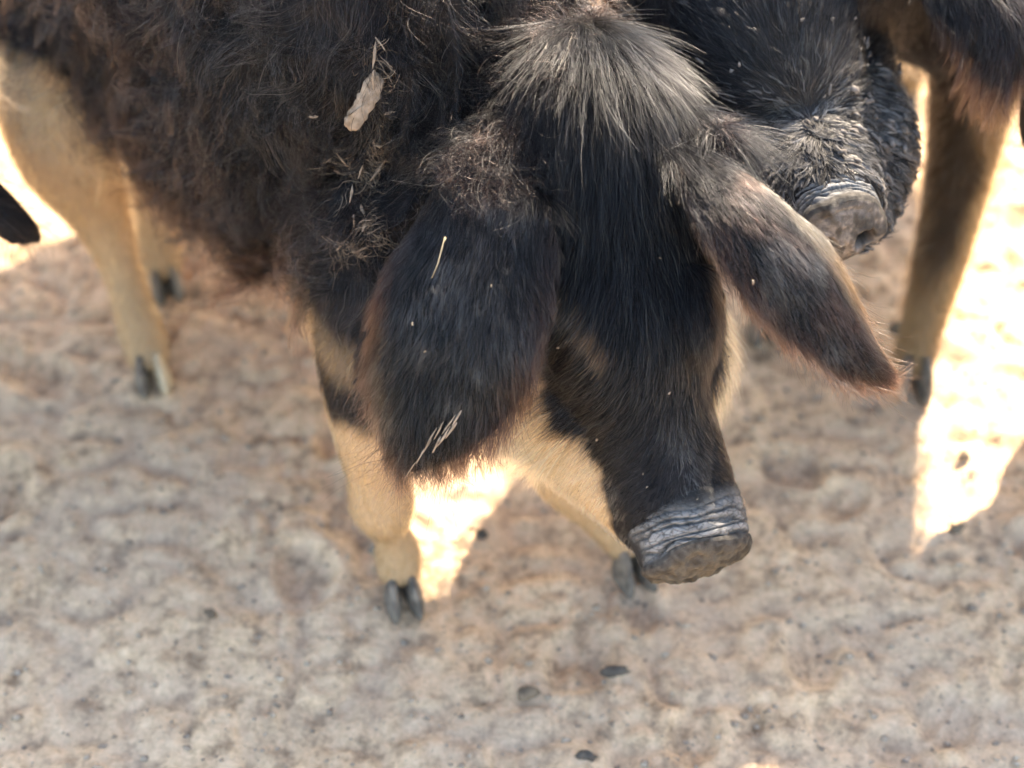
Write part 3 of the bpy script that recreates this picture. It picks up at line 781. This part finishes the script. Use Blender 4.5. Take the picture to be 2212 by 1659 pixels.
    make_hair('ear_fuzz', body, P, N, D, .024, rim_col(BLACK*3, len(P)), rim_col(RUST*1.5, len(P)), rad=.00013, lift=.6, endlift=.1, bend_var=1.5, curl=.12, turns=1.0, clump=.4, spacing=.016, messy=.6, seed=7, K=9)
    # legs
    lm = (reg >= 4)*sstep(1.25, 1.4, rel[:, 3])
    P, N = S.sample(26000, lm, rs); c, *_ = creaminess(P, N)
    D = unit(A(0, .15, -1)-N*np.sum(N*A(0, .15, -1), 1, keepdims=True)); D = rot_about(D, N, .4*vnoise(P, 14, 2.0))
    smud = sstep(.0, .5, fbm(P, 16, 2, 6.1))[:, None]*.85
    hc, tc = cols(P, c, BLACK, BLACKT*1.5); hc = hc*A(.66, .60, .52); tc = tc*A(.66, .60, .52)
    hc = hc*(1-smud)+A(.11, .075, .047)*smud; tc = tc*(1-smud)+A(.17, .12, .078)*smud
    dirt = sstep(.13, .03, P[:, 2]+.04*fbm(P, 25, 2, 2.2))[:, None]*.75; hc = hc*(1-dirt)+A(.12, .095, .072)*dirt; tc = tc*(1-dirt)+A(.17, .135, .105)*dirt
    make_hair('leg_hair', body, P, N, D, .017, hc, tc, rad=.00018, lift=.3, endlift=.02, bend_var=.4, curl=.03, clump=.5, spacing=.013, messy=.2, seed=8, K=6)
    return S, body

S1 = build_pig_one()

# ================================================================== second pig: muddy face beside the first one
def build_pig_two():
    root = empty('pig', (.5, 1.9, 0))
    tag(root, 'black pig with dried mud clotted on its face, behind the lowered head', 'pig', 'hairy pigs')
    n = unit(TC+.1*CX+.18*CU)
    def dst(px, py, d, a, b): return (at(px, py, d)-n*b, a, b)
    skull = Tube([dst(1660, -260, 1.665, .115, .11), dst(1680, -60, 1.60, .108, .105), dst(1705, 80, 1.592, .102, .095), dst(1738, 210, 1.603, .095, .085), dst(1764, 315, 1.600, .089, .07), dst(1786, 385, 1.590, .078, .058), dst(1800, 430, 1.598, .052, .042)], up=n, name='skull', power=2.3)
    jaw = Tube([(at(1660, 60, 1.80), .12, .10), (at(1735, 220, 1.745), .112, .08), (at(1800, 330, 1.70), .094, .062), (at(1815, 430, 1.67), .064, .044), (at(1820, 490, 1.645), .042, .03)], up=n, name='jaw')
    neck = Tube([(A(.58, 1.92, .56), .19, .23), (A(.447, 1.768, .60), .190, .20), (A(.36, 1.60, .63), .13, .14), (A(.30, 1.53, .64), .10, .11)], name='neck')
    torso = Tube([(A(.70, 2.66, .56), .12, .17), (A(.68, 2.52, .56), .18, .25), (A(.65, 2.30, .55), .205, .285), (A(.62, 2.05, .555), .205, .29), (A(.60, 1.90, .57), .19, .27), (A(.61, 1.79, .60), .17, .25), (A(.63, 1.68, .64), .14, .22)], name='torso', power=2.6)
    lf = legtube([(.61, 1.86, .46, .10, .12), (.620, 1.76, .38, .068, .08), (.612, 1.70, .30, .053, .058), (.600, 1.645, .215, .043), (.582, 1.59, .14, .037), (.565, 1.545, .075, .030), (.556, 1.52, .04, .030), (.553, 1.508, .025, .027)], 'leg')
    rf = legtube([(.39, 1.86, .44, .10, .12), (.375, 1.77, .33, .07, .08), (.368, 1.71, .23, .046), (.365, 1.67, .14, .036), (.364, 1.645, .07, .030), (.363, 1.625, .03, .027)], 'leg')
    lh = legtube([(.76, 2.42, .48, .12, .14), (.74, 2.32, .36, .08, .09), (.71, 2.27, .26, .055), (.685, 2.25, .18, .042), (.665, 2.20, .10, .033), (.655, 2.165, .05, .031), (.653, 2.15, .03, .027)], 'leg')
    rh = legtube([(.55, 2.48, .46, .12, .14), (.53, 2.40, .34, .07, .08), (.52, 2.36, .20, .044), (.515, 2.33, .10, .033), (.51, 2.31, .03, .028)], 'leg')
    nl = lambda x, z=0: unit(TC+x*CX+z*CU)
    ear_l = Ear([(at(1850, -190, 1.73), .05, nl(.2, .4)), (at(1960, -190, 1.68), .062, nl(.2, .3)), (at(2080, -120, 1.64), .070, nl(.3, .3)), (at(2150, -20, 1.625), .066, nl(.3, .2)), (at(2172, 80, 1.625), .048, nl(.3, .1)), (at(2165, 150, 1.63), .026, nl(.3, 0)), (at(2158, 195, 1.64), .006, nl(.3, 0))], bulge=.35, thick=.011)
    ear_r = Ear([(at(1560, -190, 1.73), .05, nl(-.2, .4)), (at(1500, -160, 1.70), .062, nl(-.2, .3)), (at(1440, -90, 1.675), .068, nl(-.3, .2)), (at(1425, -10, 1.67), .060, nl(-.3, .1)), (at(1430, 70, 1.675), .040, nl(-.3, 0)), (at(1440, 120, 1.68), .006, nl(-.3, 0))], bulge=.35, thick=.011)
    ax = unit(.22*CX-.70*CU+.66*TC)
    tip = at(1814, 497, 1.572)
    muzzle = Tube([(tip-ax*.105-n*.01, .082, .07), (tip-ax*.065-n*.004, .072, .062), (tip-ax*.034, .057, .051), (tip-ax*.02, .046, .042)], up=n, name='muzzle')
    me = union_mesh('body', [skull, jaw, neck, torso, muzzle, lf, rf, lh, rh, ear_l, ear_r], .0065, 5)
    S = Surf(me)
    tubes = (skull, jaw, neck, torso, lf, rf, lh, rh)
    def info(P, N):
        rs_ = [t.rel(P) for t in tubes]; rel = np.stack([r[0] for r in rs_], 1); reg = rel.argmin(1)
        nz = .012*fbm(P, 22, 2)
        c = np.zeros(len(P))
        legz = np.array([0, 0, 0, 0, .39, .36, .62, .62])
        c = np.where(reg >= 4, sstep(-.02, .03, legz[reg]-P[:, 2]+nz*1.5), c)
        c = np.where((reg == 3), sstep(.72, .86, -N[:, 2]+nz*6)*(P[:, 2] < .38), c)
        return c, rel, reg, rs_[0][1]/(len(skull.c)-1)
    c, rel, reg, q = info(S.V, S.N)
    dl, il = ear_l.near(S.V); dr, ir = ear_r.near(S.V)
    m_el = sstep(.021, .017, dl)*(ear_l.grid[il, 3] > 5); m_er = sstep(.021, .017, dr)*(ear_r.grid[ir, 3] > 5)
    isear = np.maximum(m_el, m_er); c = c*(1-isear)
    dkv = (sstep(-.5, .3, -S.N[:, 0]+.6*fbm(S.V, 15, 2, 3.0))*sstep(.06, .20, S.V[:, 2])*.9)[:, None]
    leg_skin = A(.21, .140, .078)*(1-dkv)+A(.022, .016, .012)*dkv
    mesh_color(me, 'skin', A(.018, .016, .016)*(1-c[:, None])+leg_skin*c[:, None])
    me.materials.append(M_SKIN)
    body = bpy.data.objects.new('body', me); COL.objects.link(body); attach(body, root)
    build_snout(root, tip, ax, n, .0515, .048, 9, A(.17, .14, .118), .040, 0.0)
    eyeball(root, at(1575, -20, 1.72), .012); eyeball(root, at(1880, -30, 1.735), .012)
    for f, d in ((A(.553, 1.50, 0), (-.1, -1)), (A(.363, 1.62, 0), (0, -1)), (A(.653, 2.14, 0), (-.05, -1)), (A(.51, 2.30, 0), (0, -1))):
        f[2] = gz(f[0], f[1]); feet(root, f, d, 1.02)
    rs = np.random.default_rng(77)
    pxd = lambda dx, dy, t=0.: CX*dx-CU*dy+TC*t
    whorl = S.hit(1742, 285)[0]
    ctrl = []
    for px, py, dx, dy in ((1700, 20, 0, -1), (1620, 40, -.5, -1), (1800, 30, .4, -1), (1880, 80, .8, -.8), (1560, 120, -.8, -.6), (1700, 150, -.2, -1), (1780, 160, .3, -1), (1640, 180, -1, -.5), (1560, 220, -1, .2), (1850, 190, 1, -.3), (1920, 220, 1, .2),
                           (1700, 250, -1, -.2), (1790, 260, 1, -.2), (1650, 290, -1, .3), (1850, 290, 1, .15), (1910, 320, 1, .5), (1720, 310, -.7, .6), (1780, 320, .6, .5), (1690, 350, -.8, .8), (1830, 350, .9, .4), (1900, 390, .9, .8), (1760, 370, -.1, 1)):
        ctrl.append((S.hit(px, py)[0], pxd(dx, dy)))
    if HAIR:
        hm = (reg <= 1)*(isear < .5)*(.3+.7*((S.N@TC) > -.2))*(np.linalg.norm(S.V-tip, axis=1) > .055)
        P, N = S.sample(20000, hm, rs); c, _, _, qq = info(P, N)
        keep = (np.sum((P-tip)*ax, 1) < -.034) ; P, N, c, qq = P[keep], N[keep], c[keep], qq[keep]
        D = flow(P, N, ctrl, .03)
        mud = sstep(-.15, .35, fbm(P, 30, 2, 2.0))*sstep(.30, .55, qq)
        hc = BLACK*(1-.6*mud[:, None])+A(.16, .14, .12)*.6*mud[:, None]; tc = BLACKT*(1-mud[:, None]*.8)+A(.27, .235, .2)*mud[:, None]*.8
        make_hair('head_hair', body, P, N, D, np.interp(qq, [0, .4, .8, 1], [.045, .024, .015, .009]), hc, tc, rad=.00017, lift=.3, endlift=.05, bend_var=.3, curl=.03, clump=.75, spacing=.011, messy=.2, seed=31, K=6)
        for ear, dd, ii, mk, sd in ((ear_l, dl, il, m_el, 32), (ear_r, dr, ir, m_er, 33)):
            P, N = S.sample(7000, mk, rs); d2, i2 = ear.near(P); k2 = ear.grid[i2, 3].astype(int); u = ear.grid[i2, 4]; s = k2/(len(ear.c)-1)
            T = ear.t[k2]+ear.e[k2]*(.4*u)[:, None]; D = unit(T-N*np.sum(T*N, 1, keepdims=True))
            tipm = (sstep(.3, .9, s)*.8)[:, None]
            make_hair('ear_hair', body, P, N, D, .03+.035*s, rim_col(BLACK, len(P)), BLACKT*(1-tipm)+RUST*.8*tipm, rad=.00017, lift=.3, endlift=0., bend_var=.3, curl=.03, clump=.7, spacing=.014, grav=.5, messy=.12, seed=sd, K=8)
        lm = (reg >= 4)*1.0
        P, N = S.sample(26000, lm, rs); c, *_ = info(P, N)
        D = unit(A(0, .15, -1)-N*np.sum(N*A(0, .15, -1), 1, keepdims=True))
        smud = sstep(-.15, .3, fbm(P, 13, 2, 5.1)+.4*sstep(.2, -.7, N[:, 0]))[:, None]*.9
        hc = BLACK*(1-c[:, None])+CREAM*c[:, None]; tc = BLACKT*(1-c[:, None])+CREAM*c[:, None]
        hc = hc*A(.58, .50, .40); tc = tc*A(.58, .50, .40)
        hc = hc*(1-smud)+A(.05, .035, .024)*smud; tc = tc*(1-smud)+A(.08, .057, .038)*smud
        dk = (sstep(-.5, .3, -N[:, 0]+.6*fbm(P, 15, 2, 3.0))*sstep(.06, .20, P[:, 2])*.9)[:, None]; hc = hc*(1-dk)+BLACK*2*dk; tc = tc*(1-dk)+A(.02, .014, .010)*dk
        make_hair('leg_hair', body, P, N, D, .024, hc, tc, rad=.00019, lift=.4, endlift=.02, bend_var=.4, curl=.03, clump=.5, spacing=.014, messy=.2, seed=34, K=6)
        tm = ((reg == 2) | (reg == 3))*(isear < .5)*1.0
        P, N = S.sample(18000, tm, rs); D = unit(A(0, .4, -1)-N*np.sum(N*A(0, .4, -1), 1, keepdims=True)); D = rot_about(D, N, 1.4*vnoise(P, 9, 3.3)); c, *_ = info(P, N)
        make_hair('coat_hair', body, P, N, D, .055, BLACK*(1-c[:, None])+CREAM*c[:, None], BLACKT*(1-c[:, None])+CREAMT*c[:, None], rad=.0002, lift=.5, endlift=0., bend_var=1.3, curl=.04, clump=.7, spacing=.026, grav=.3, messy=.25, seed=35, K=8)
    # clotted mud in the face hair
    V0 = S.V; qv = q
    w = (reg <= 1)*(isear < .5)*sstep(.33, .58, qv)*(.3+.7*sstep(-.3, .2, fbm(S.V, 26, 2, 2.0)))*((S.N@TC) > -.25)*(np.sum((S.V-tip)*ax, 1) < -.036)
    if HAIR:
        P, N = S.sample(6500, w, rs); D = flow(P, N, ctrl, .03)
        g = (.04+.085*rs.random((len(P), 1)))*(1+.5*vnoise(P, 60, 4.0)[:, None])*A(1.04, .97, .92)
        make_hair('mud_caked_hair', body, P, N, D, .011+.012*rs.random(len(P)), g, g, rad=.00055, lift=.30, endlift=.12, bend_var=.35, curl=.02, clump=.93, spacing=.0125, messy=.22, seed=36, K=6, taper=.55, pale=0, mat=M_MUDHAIR)
    P, N = S.sample(110, w, rs); D = flow(P, N, ctrl, .03); D = rot_about(D, N, .3*rs.standard_normal(len(P)))
    V, F = blob_mesh(P+N*.005, unit(D+N*.15), unit(N-D*np.sum(N*D, 1, keepdims=True)), .006+.014*rs.random(len(P))**2, .0015+.003*rs.random(len(P))**2, rs)
    o = mesh_obj('mud_clots', V, F, M_MUD2, body); o['kind'] = 'stuff'
    w2 = (reg <= 1)*(isear < .5)*sstep(.12, .35, qv)*((S.N@TC) > -.2)*sstep(.5, .35, qv)
    P, N = S.sample(30, w2, rs); D = flow(P, N, ctrl, .03)
    V, F = blob_mesh(P+N*.008, unit(D+N*.3), unit(N-D*np.sum(N*D, 1, keepdims=True)), .004+.011*rs.random(len(P))**2, .0011+.0012*rs.random(len(P)), rs)
    o = mesh_obj('mud_specks', V, F, M_MUD2, body); o['kind'] = 'stuff'
    return S, body

# ================================================================== pigs mostly outside the picture
def build_pig_beside(label, loc, ang, seed, dens):
    root = empty('pig', (loc[0], loc[1], 0)); tag(root, label, 'pig', 'hairy pigs')
    fw = A(math.cos(ang), math.sin(ang), 0); lt = A(-math.sin(ang), math.cos(ang), 0)
    def W(f, l, z): return A(loc[0], loc[1], 0)+fw*f+lt*l+A(0, 0, z)
    torso = Tube([(W(-.52, 0, .50), .12, .14), (W(-.40, 0, .50), .20, .23), (W(-.15, 0, .49), .24, .25), (W(.1, 0, .49), .24, .25), (W(.28, 0, .5), .19, .22), (W(.36, 0, .5), .13, .16)], name='torso')
    neck = Tube([(W(.2, 0, .54), .18, .2), (W(.36, 0, .55), .15, .16), (W(.5, 0, .52), .11, .12)], name='neck')
    skull = Tube([(W(.44, 0, .54), .105, .10), (W(.56, 0, .49), .092, .092), (W(.66, 0, .42), .085, .08), (W(.74, 0, .35), .07, .062), (W(.79, 0, .29), .062, .052)], up=fw*.6+A(0, 0, .8), name='skull')
    jaw = Tube([(W(.42, 0, .46), .12, .10), (W(.56, 0, .39), .13, .085), (W(.66, 0, .32), .09, .06), (W(.73, 0, .26), .05, .035)], up=fw*.6+A(0, 0, .8), name='jaw')
    legs = []
    for f, l, h in ((.22, .14, .0), (.18, -.14, .0), (-.36, .13, .05), (-.40, -.13, .05)):
        legs.append((Tube([(W(f-h, l*.9, .42), .10, .12), (W(f-h*.6, l, .30), .06, .07), (W(f-h, l, .2), .042, .046), (W(f-h*.3, l, .11), .032, .032), (W(f, l, .05), .030, .030), (W(f+.01, l, .03), .027, .027)], up=fw, name='leg', nseg=18), W(f+.015, l, 0)))
    ears = [Ear([(W(.50, .06*s, .55), .045, fw*.3+lt*.3*s+A(0, 0, .9)), (W(.56, .13*s, .53), .062, fw*.3+lt*.4*s+A(0, 0, .9)), (W(.62, .19*s, .45), .066, fw*.4+lt*.6*s+A(0, 0, .7)), (W(.68, .23*s, .37), .042, fw*.4+lt*.6*s+A(0, 0, .7)), (W(.70, .26*s, .31), .006, fw*.4+lt*.6*s+A(0, 0, .7))], bulge=.35, thick=.012) for s in (1, -1)]
    me = union_mesh('body', [torso, neck, skull, jaw]+[l[0] for l in legs]+ears, .010, 5)
    S = Surf(me)
    tubes = [torso, neck, skull, jaw]+[l[0] for l in legs]
    def cr(P):
        reg = np.stack([t.rel(P)[0] for t in tubes], 1).argmin(1)
        return np.where(reg >= 4, sstep(.36, .28, P[:, 2]), 0)*1.0
    c = cr(S.V)[:, None]
    mesh_color(me, 'skin', A(.018, .016, .016)*(1-c)+A(.5, .36, .24)*c)
    me.materials.append(M_SKIN)
    body = bpy.data.objects.new('body', me); COL.objects.link(body); attach(body, root)
    build_snout(root, W(.825, 0, .25), fw*.6-A(0, 0, .75), fw*.75+A(0, 0, .6), .055, .046, seed, A(.25, .2, .15), .05)
    for s in (1, -1): eyeball(root, W(.655, .078*s, .455), .012)
    for t, f in legs: f[2] = gz(f[0], f[1]); feet(root, f, fw, 1.0)
    if HAIR:
        rs = np.random.default_rng(seed)
        de = [e.near(S.V)[0] for e in ears]; near_e = np.minimum(*de) < .022
        away = np.linalg.norm(S.V-W(.835, 0, .25), axis=1) > .075
        P, N = S.sample(dens, away*(1+3.0*near_e), rs)
        g = unit(A(0, 0, -1)-fw*.35); D = unit(g-N*(N@g)[:, None]); c = cr(P)[:, None]
        e1 = np.minimum(*[e.near(P)[0] for e in ears]) < .022
        tm = (e1*sstep(.42, .32, P[:, 2]))[:, None]
        make_hair('coat_hair', body, P, N, rot_about(D, N, .9*vnoise(P, 10, 2.0)*(~e1)), .04+.0*P[:, 0], BLACK*(1-c)+CREAM*c, (BLACKT*(1-c)+CREAMT*c)*(1-tm)+RUST*.9*tm, rad=.00025, lift=.45, endlift=0., bend_var=.5, curl=.03, clump=.6, spacing=.02, grav=.3, messy=.2, seed=seed, K=7)
    return S

def sheet(name, parent, S, outline, lift, thick, mat, seed, twist=0):
    """dried mud slab lying on the coat: outline in picture points, laid on the surface"""
    rs = np.random.default_rng(seed); top = []; c = np.mean(outline, 0)
    O = np.array(outline, float); m = len(O)
    O = catmull(np.hstack([np.vstack([O, O[:1]]), np.zeros((m+1, 1))]), 4)[:-1, :2]; m = len(O)
    O = O+rs.normal(0, 1.6, O.shape)
    rings = []
    h0, nn = S.hit(*c)
    def P(q, up):
        r = ray(*q); t = ((h0-CAM)@nn)/(r@nn); return CAM+r*t+nn*up
    rings.append([P(c+(o-c)*.93, lift-thick) for o in O])
    for k, up in ((1.0, lift-.3*thick), (.9, lift+.35*thick), (.6, lift+.7*thick), (.3, lift+.8*thick), (.06, lift+.85*thick)):
        rings.append([P(c+(o-c)*k, up+rs.normal(0, .12*thick)) for o in O])
    V, F = loft(np.array(rings)); return mesh_obj(name, V, F, mat, parent)
def flank_mud(S, body):
    rs = np.random.default_rng(8)
    sheet('mud_patch', body, S, [(785, 165), (803, 150), (822, 164), (816, 200), (803, 224), (788, 250), (764, 275), (744, 272), (742, 250), (756, 222), (770, 192)], .016, .0030, M_MUD, 3)
    Ps, Ds, Ns, Ls, Ws = [], [], [], [], []
    bits = [(812, 110, .2, 1, 40), (825, 90, .6, 1, 25), (800, 140, .1, 1, 30), (755, 320, .1, 1, 38), (770, 350, -.1, 1, 25), (757, 384, 1, -.3, 40), (785, 378, 1, -.6, 45), (770, 420, -.1, 1, 30), (800, 300, .8, .2, 20), (805, 330, .9, .1, 18),
            (800, 355, .9, 0, 20), (672, 246, 1, -.2, 16), (668, 320, .9, .4, 30), (690, 340, .8, .3, 22), (760, 520, .8, -.6, 34), (735, 545, .6, -.7, 26), (755, 470, .3, 1, 20), (778, 455, .2, 1, 22), (800, 505, -.4, 1, 14), (812, 185, .9, -.2, 26), (815, 210, .9, .1, 20), (812, 240, .8, .2, 22), (808, 262, .8, .3, 18)]
    for px, py, dx, dy, ln in bits:
        for k in range(1):
            h, nn = S.hit(px+rs.normal(0, 7), py+rs.normal(0, 7)); d = unit(CX*(dx+rs.normal(0, .2))-CU*(dy+rs.normal(0, .2))); d = unit(d-nn*(d@nn))
            Ps.append(h+nn*(.012+.006*rs.random())); Ds.append(d); Ns.append(nn); Ls.append(ln*.00055*(1.2 if k == 0 else .6)); Ws.append((.0013 if k == 0 else .0006)*rs.uniform(.6, 1.4))
    V, F = blob_mesh(np.array(Ps), np.array(Ds), np.array(Ns), Ls, Ws, rs, .5)
    o = mesh_obj('mud_bits', V, F, M_MUD, body); o['kind'] = 'stuff'
    Ps, Ds, Ns = [], [], []
    line = np.array([(815, 85), (800, 140), (812, 200), (806, 265), (800, 320), (765, 345), (775, 385), (770, 430), (785, 470), (800, 505), (760, 520), (735, 545)], float)
    for k in range(340):
        t = rs.random()*(len(line)-1); i = int(t); q = line[i]*(1-t+i)+line[i+1]*(t-i)+rs.normal(0, 11, 2)
        h, nn = S.hit(*q); d = unit(CX*(.6+.5*rs.standard_normal())-CU*(.5+.7*rs.standard_normal())); Ps.append(h+nn*.004); Ns.append(nn); Ds.append(unit(d-nn*(d@nn)))
    g = A(.19, .150, .113)*(.45+.8*rs.random((len(Ps), 1)))
    make_hair('mud_caked_hair', body, np.array(Ps), np.array(Ns), np.array(Ds), .022+.012*rs.random(len(Ps)), g, g, rad=.00028, lift=.7, endlift=-.1, bend_var=1.0, curl=.05, clump=.5, spacing=.012, messy=.2, seed=13, K=9, taper=.5, pale=0, mat=M_MUDHAIR)
    # pale mud on the tip of the drooping ear
    Ps, Ds, Ns, Ls, Ws = [], [], [], [], []
    for px, py in ((950, 935), (965, 920), (985, 905), (1000, 895), (940, 955), (975, 930), (925, 975), (990, 920), (905, 1000), (960, 950)):
        h, nn = S.hit(px-6, py-6); d = unit(CX*-.55-CU*.9); d = unit(d-nn*(d@nn)); Ps.append(h+nn*.010); Ds.append(d); Ns.append(nn); Ls.append(.022*rs.uniform(.7, 1.3)); Ws.append(.0008*rs.uniform(.7, 1.3))
    V, F = blob_mesh(np.array(Ps), np.array(Ds), np.array(Ns), Ls, Ws, rs, .6)
    o = mesh_obj('mud_streaks', V, F, M_MUD, body); o['kind'] = 'stuff'
    # dust specks on the face
    Ps, Ds, Ns, Ls, Ws = [], [], [], [], []
    for px, py, r in ((1437, 845, 4), (1535, 745, 5), (1625, 605, 5), (1300, 945, 4), (1325, 330, 4), (1420, 560, 3), (1190, 690, 4), (1215, 745, 4), (1560, 770, 3), (1400, 1050, 3), (1500, 1075, 3), (1590, 1080, 3), (1390, 1020, 3), (1060, 620, 3), (900, 700, 4), (925, 760, 3)):
        h, nn = S.hit(px, py); Ps.append(h+nn*.007); Ds.append(unit(np.cross(nn, rs.standard_normal(3)))); Ns.append(nn); Ls.append(r*.00085); Ws.append(r*.00028)
    V, F = blob_mesh(np.array(Ps), np.array(Ds), np.array(Ns), Ls, Ws, rs, .8)
    o = mesh_obj('dirt_specks', V, F, M_MUD, body); o['kind'] = 'stuff'
    # a bent stalk lying on the ear
    h1, n1 = S.hit(975, 525); h2, n2 = S.hit(958, 580); h3, n3 = S.hit(945, 610)
    th = np.linspace(0, 6.283, 7)[:-1]; rings = []
    for h, n_, r in ((h1+n1*.013, n1, .0014), (h1*.8+h2*.2+n1*.0135, n1, .0009), (h2+n2*.0125, n2, .0008), (h3+n3*.012, n3, .0004)):
        a = unit(np.cross(n_, h3-h1)); rings.append(h+np.outer(np.cos(th)*r, a)+np.outer(np.sin(th)*r, n_))
    V, F = loft(np.array(rings)); o = mesh_obj('straw', V, F, M_STRAW)
    tag(o, 'thin pale straw stalk lying on the large drooping ear', 'straw')
if HAIR: flank_mud(*S1)

# ------------------------------------------------------------------ stones and crumbs on the ground
def stone(px, py, sx, sy, h, mat, label, seed, name='stone'):
    rs = np.random.default_rng(seed); g = ground_at(px, py); z = gz(g[0], g[1])
    th = np.linspace(0, 2*np.pi, 14, endpoint=False); rings = []
    prof = 1+.18*np.sin(2*th+seed)+.12*np.sin(3*th+2*seed)+.05*rs.standard_normal(14)
    for r, zz in ((.75, -.3), (1, .15), (.95, .5), (.72, .85), (.35, 1.0), (.08, 1.02)):
        p2 = prof*r*(1+.05*rs.standard_normal(14)); p2 = p2*(1+.10*rs.standard_normal(14)); rings.append(np.stack([np.cos(th)*sx*p2, np.sin(th)*sy*p2, zz*h*(1+.12*rs.standard_normal(14))], 1)+A(g[0], g[1], z))
    V, F = loft(np.array(rings)); o = mesh_obj(name, V, F, mat); tag(o, label, 'stone', 'stones on the dirt'); return o
stone(1325, 1455, .014, .008, .010, M_STONE, 'dark oblong stone on the dirt below the snout', 1)
stone(1267, 1637, .009, .007, .008, M_STONE, 'small dark stone at the bottom edge of the picture', 2)
stone(455, 1328, .008, .006, .008, M_STONE2, 'small brown stone left of the front hoof', 3)
stone(1040, 1150, .008, .006, .007, M_STONE, 'small dark stone between the front legs', 4)
stone(2083, 985, .009, .008, .009, M_STONE2, 'upper brown stone in the sunlit patch by the right edge', 5)
stone(2068, 1138, .010, .007, .009, M_STONE2, 'lower brown stone near the tip of the sunlit patch', 6)
stone(1140, 1500, .012, .010, .010, M_STONE2, 'pale brown lump of dirt left of the dark oblong stone', 7)
def crumbs():
    rs = np.random.default_rng(15); V = []; F = []; o = 0
    ico = A(1, 1, 1)*np.array([(0, 0, 1), (.9, 0, .3), (.28, .85, .3), (-.72, .53, .3), (-.72, -.53, .3), (.28, -.85, .3), (0, 0, -.6)])
    fc = [(0, 1, 2), (0, 2, 3), (0, 3, 4), (0, 4, 5), (0, 5, 1), (6, 2, 1), (6, 3, 2), (6, 4, 3), (6, 5, 4), (6, 1, 5)]
    n = 9000
    x = rs.uniform(-.85, .95, n); y = .72+2.0*rs.random(n)**1.3; r = .0012+.0045*rs.random(n)**5
    z = ground_height(x, y)
    for k in range(n):
        V.append(ico*(1+.3*rs.standard_normal((7, 1)))*r[k]*A(1.2, 1, .7)+A(x[k], y[k], z[k]+.2*r[k])); F += [tuple(i+o for i in f) for f in fc]; o += 7
    ob = mesh_obj('dirt_crumbs', np.vstack(V), F, M_CRUMB); tag(ob, 'loose crumbs of dry dirt strewn over the ground', 'dirt', None, 'stuff')
crumbs()

S2 = build_pig_two()
build_pig_beside('dark pig at the left edge, only its drooping ear tip showing', (-1.24, 1.74), R(-45), 51, 9000)
build_pig_beside('black pig standing just outside the right edge, casting shade', (1.215, 1.405), R(-4), 52, 9000)
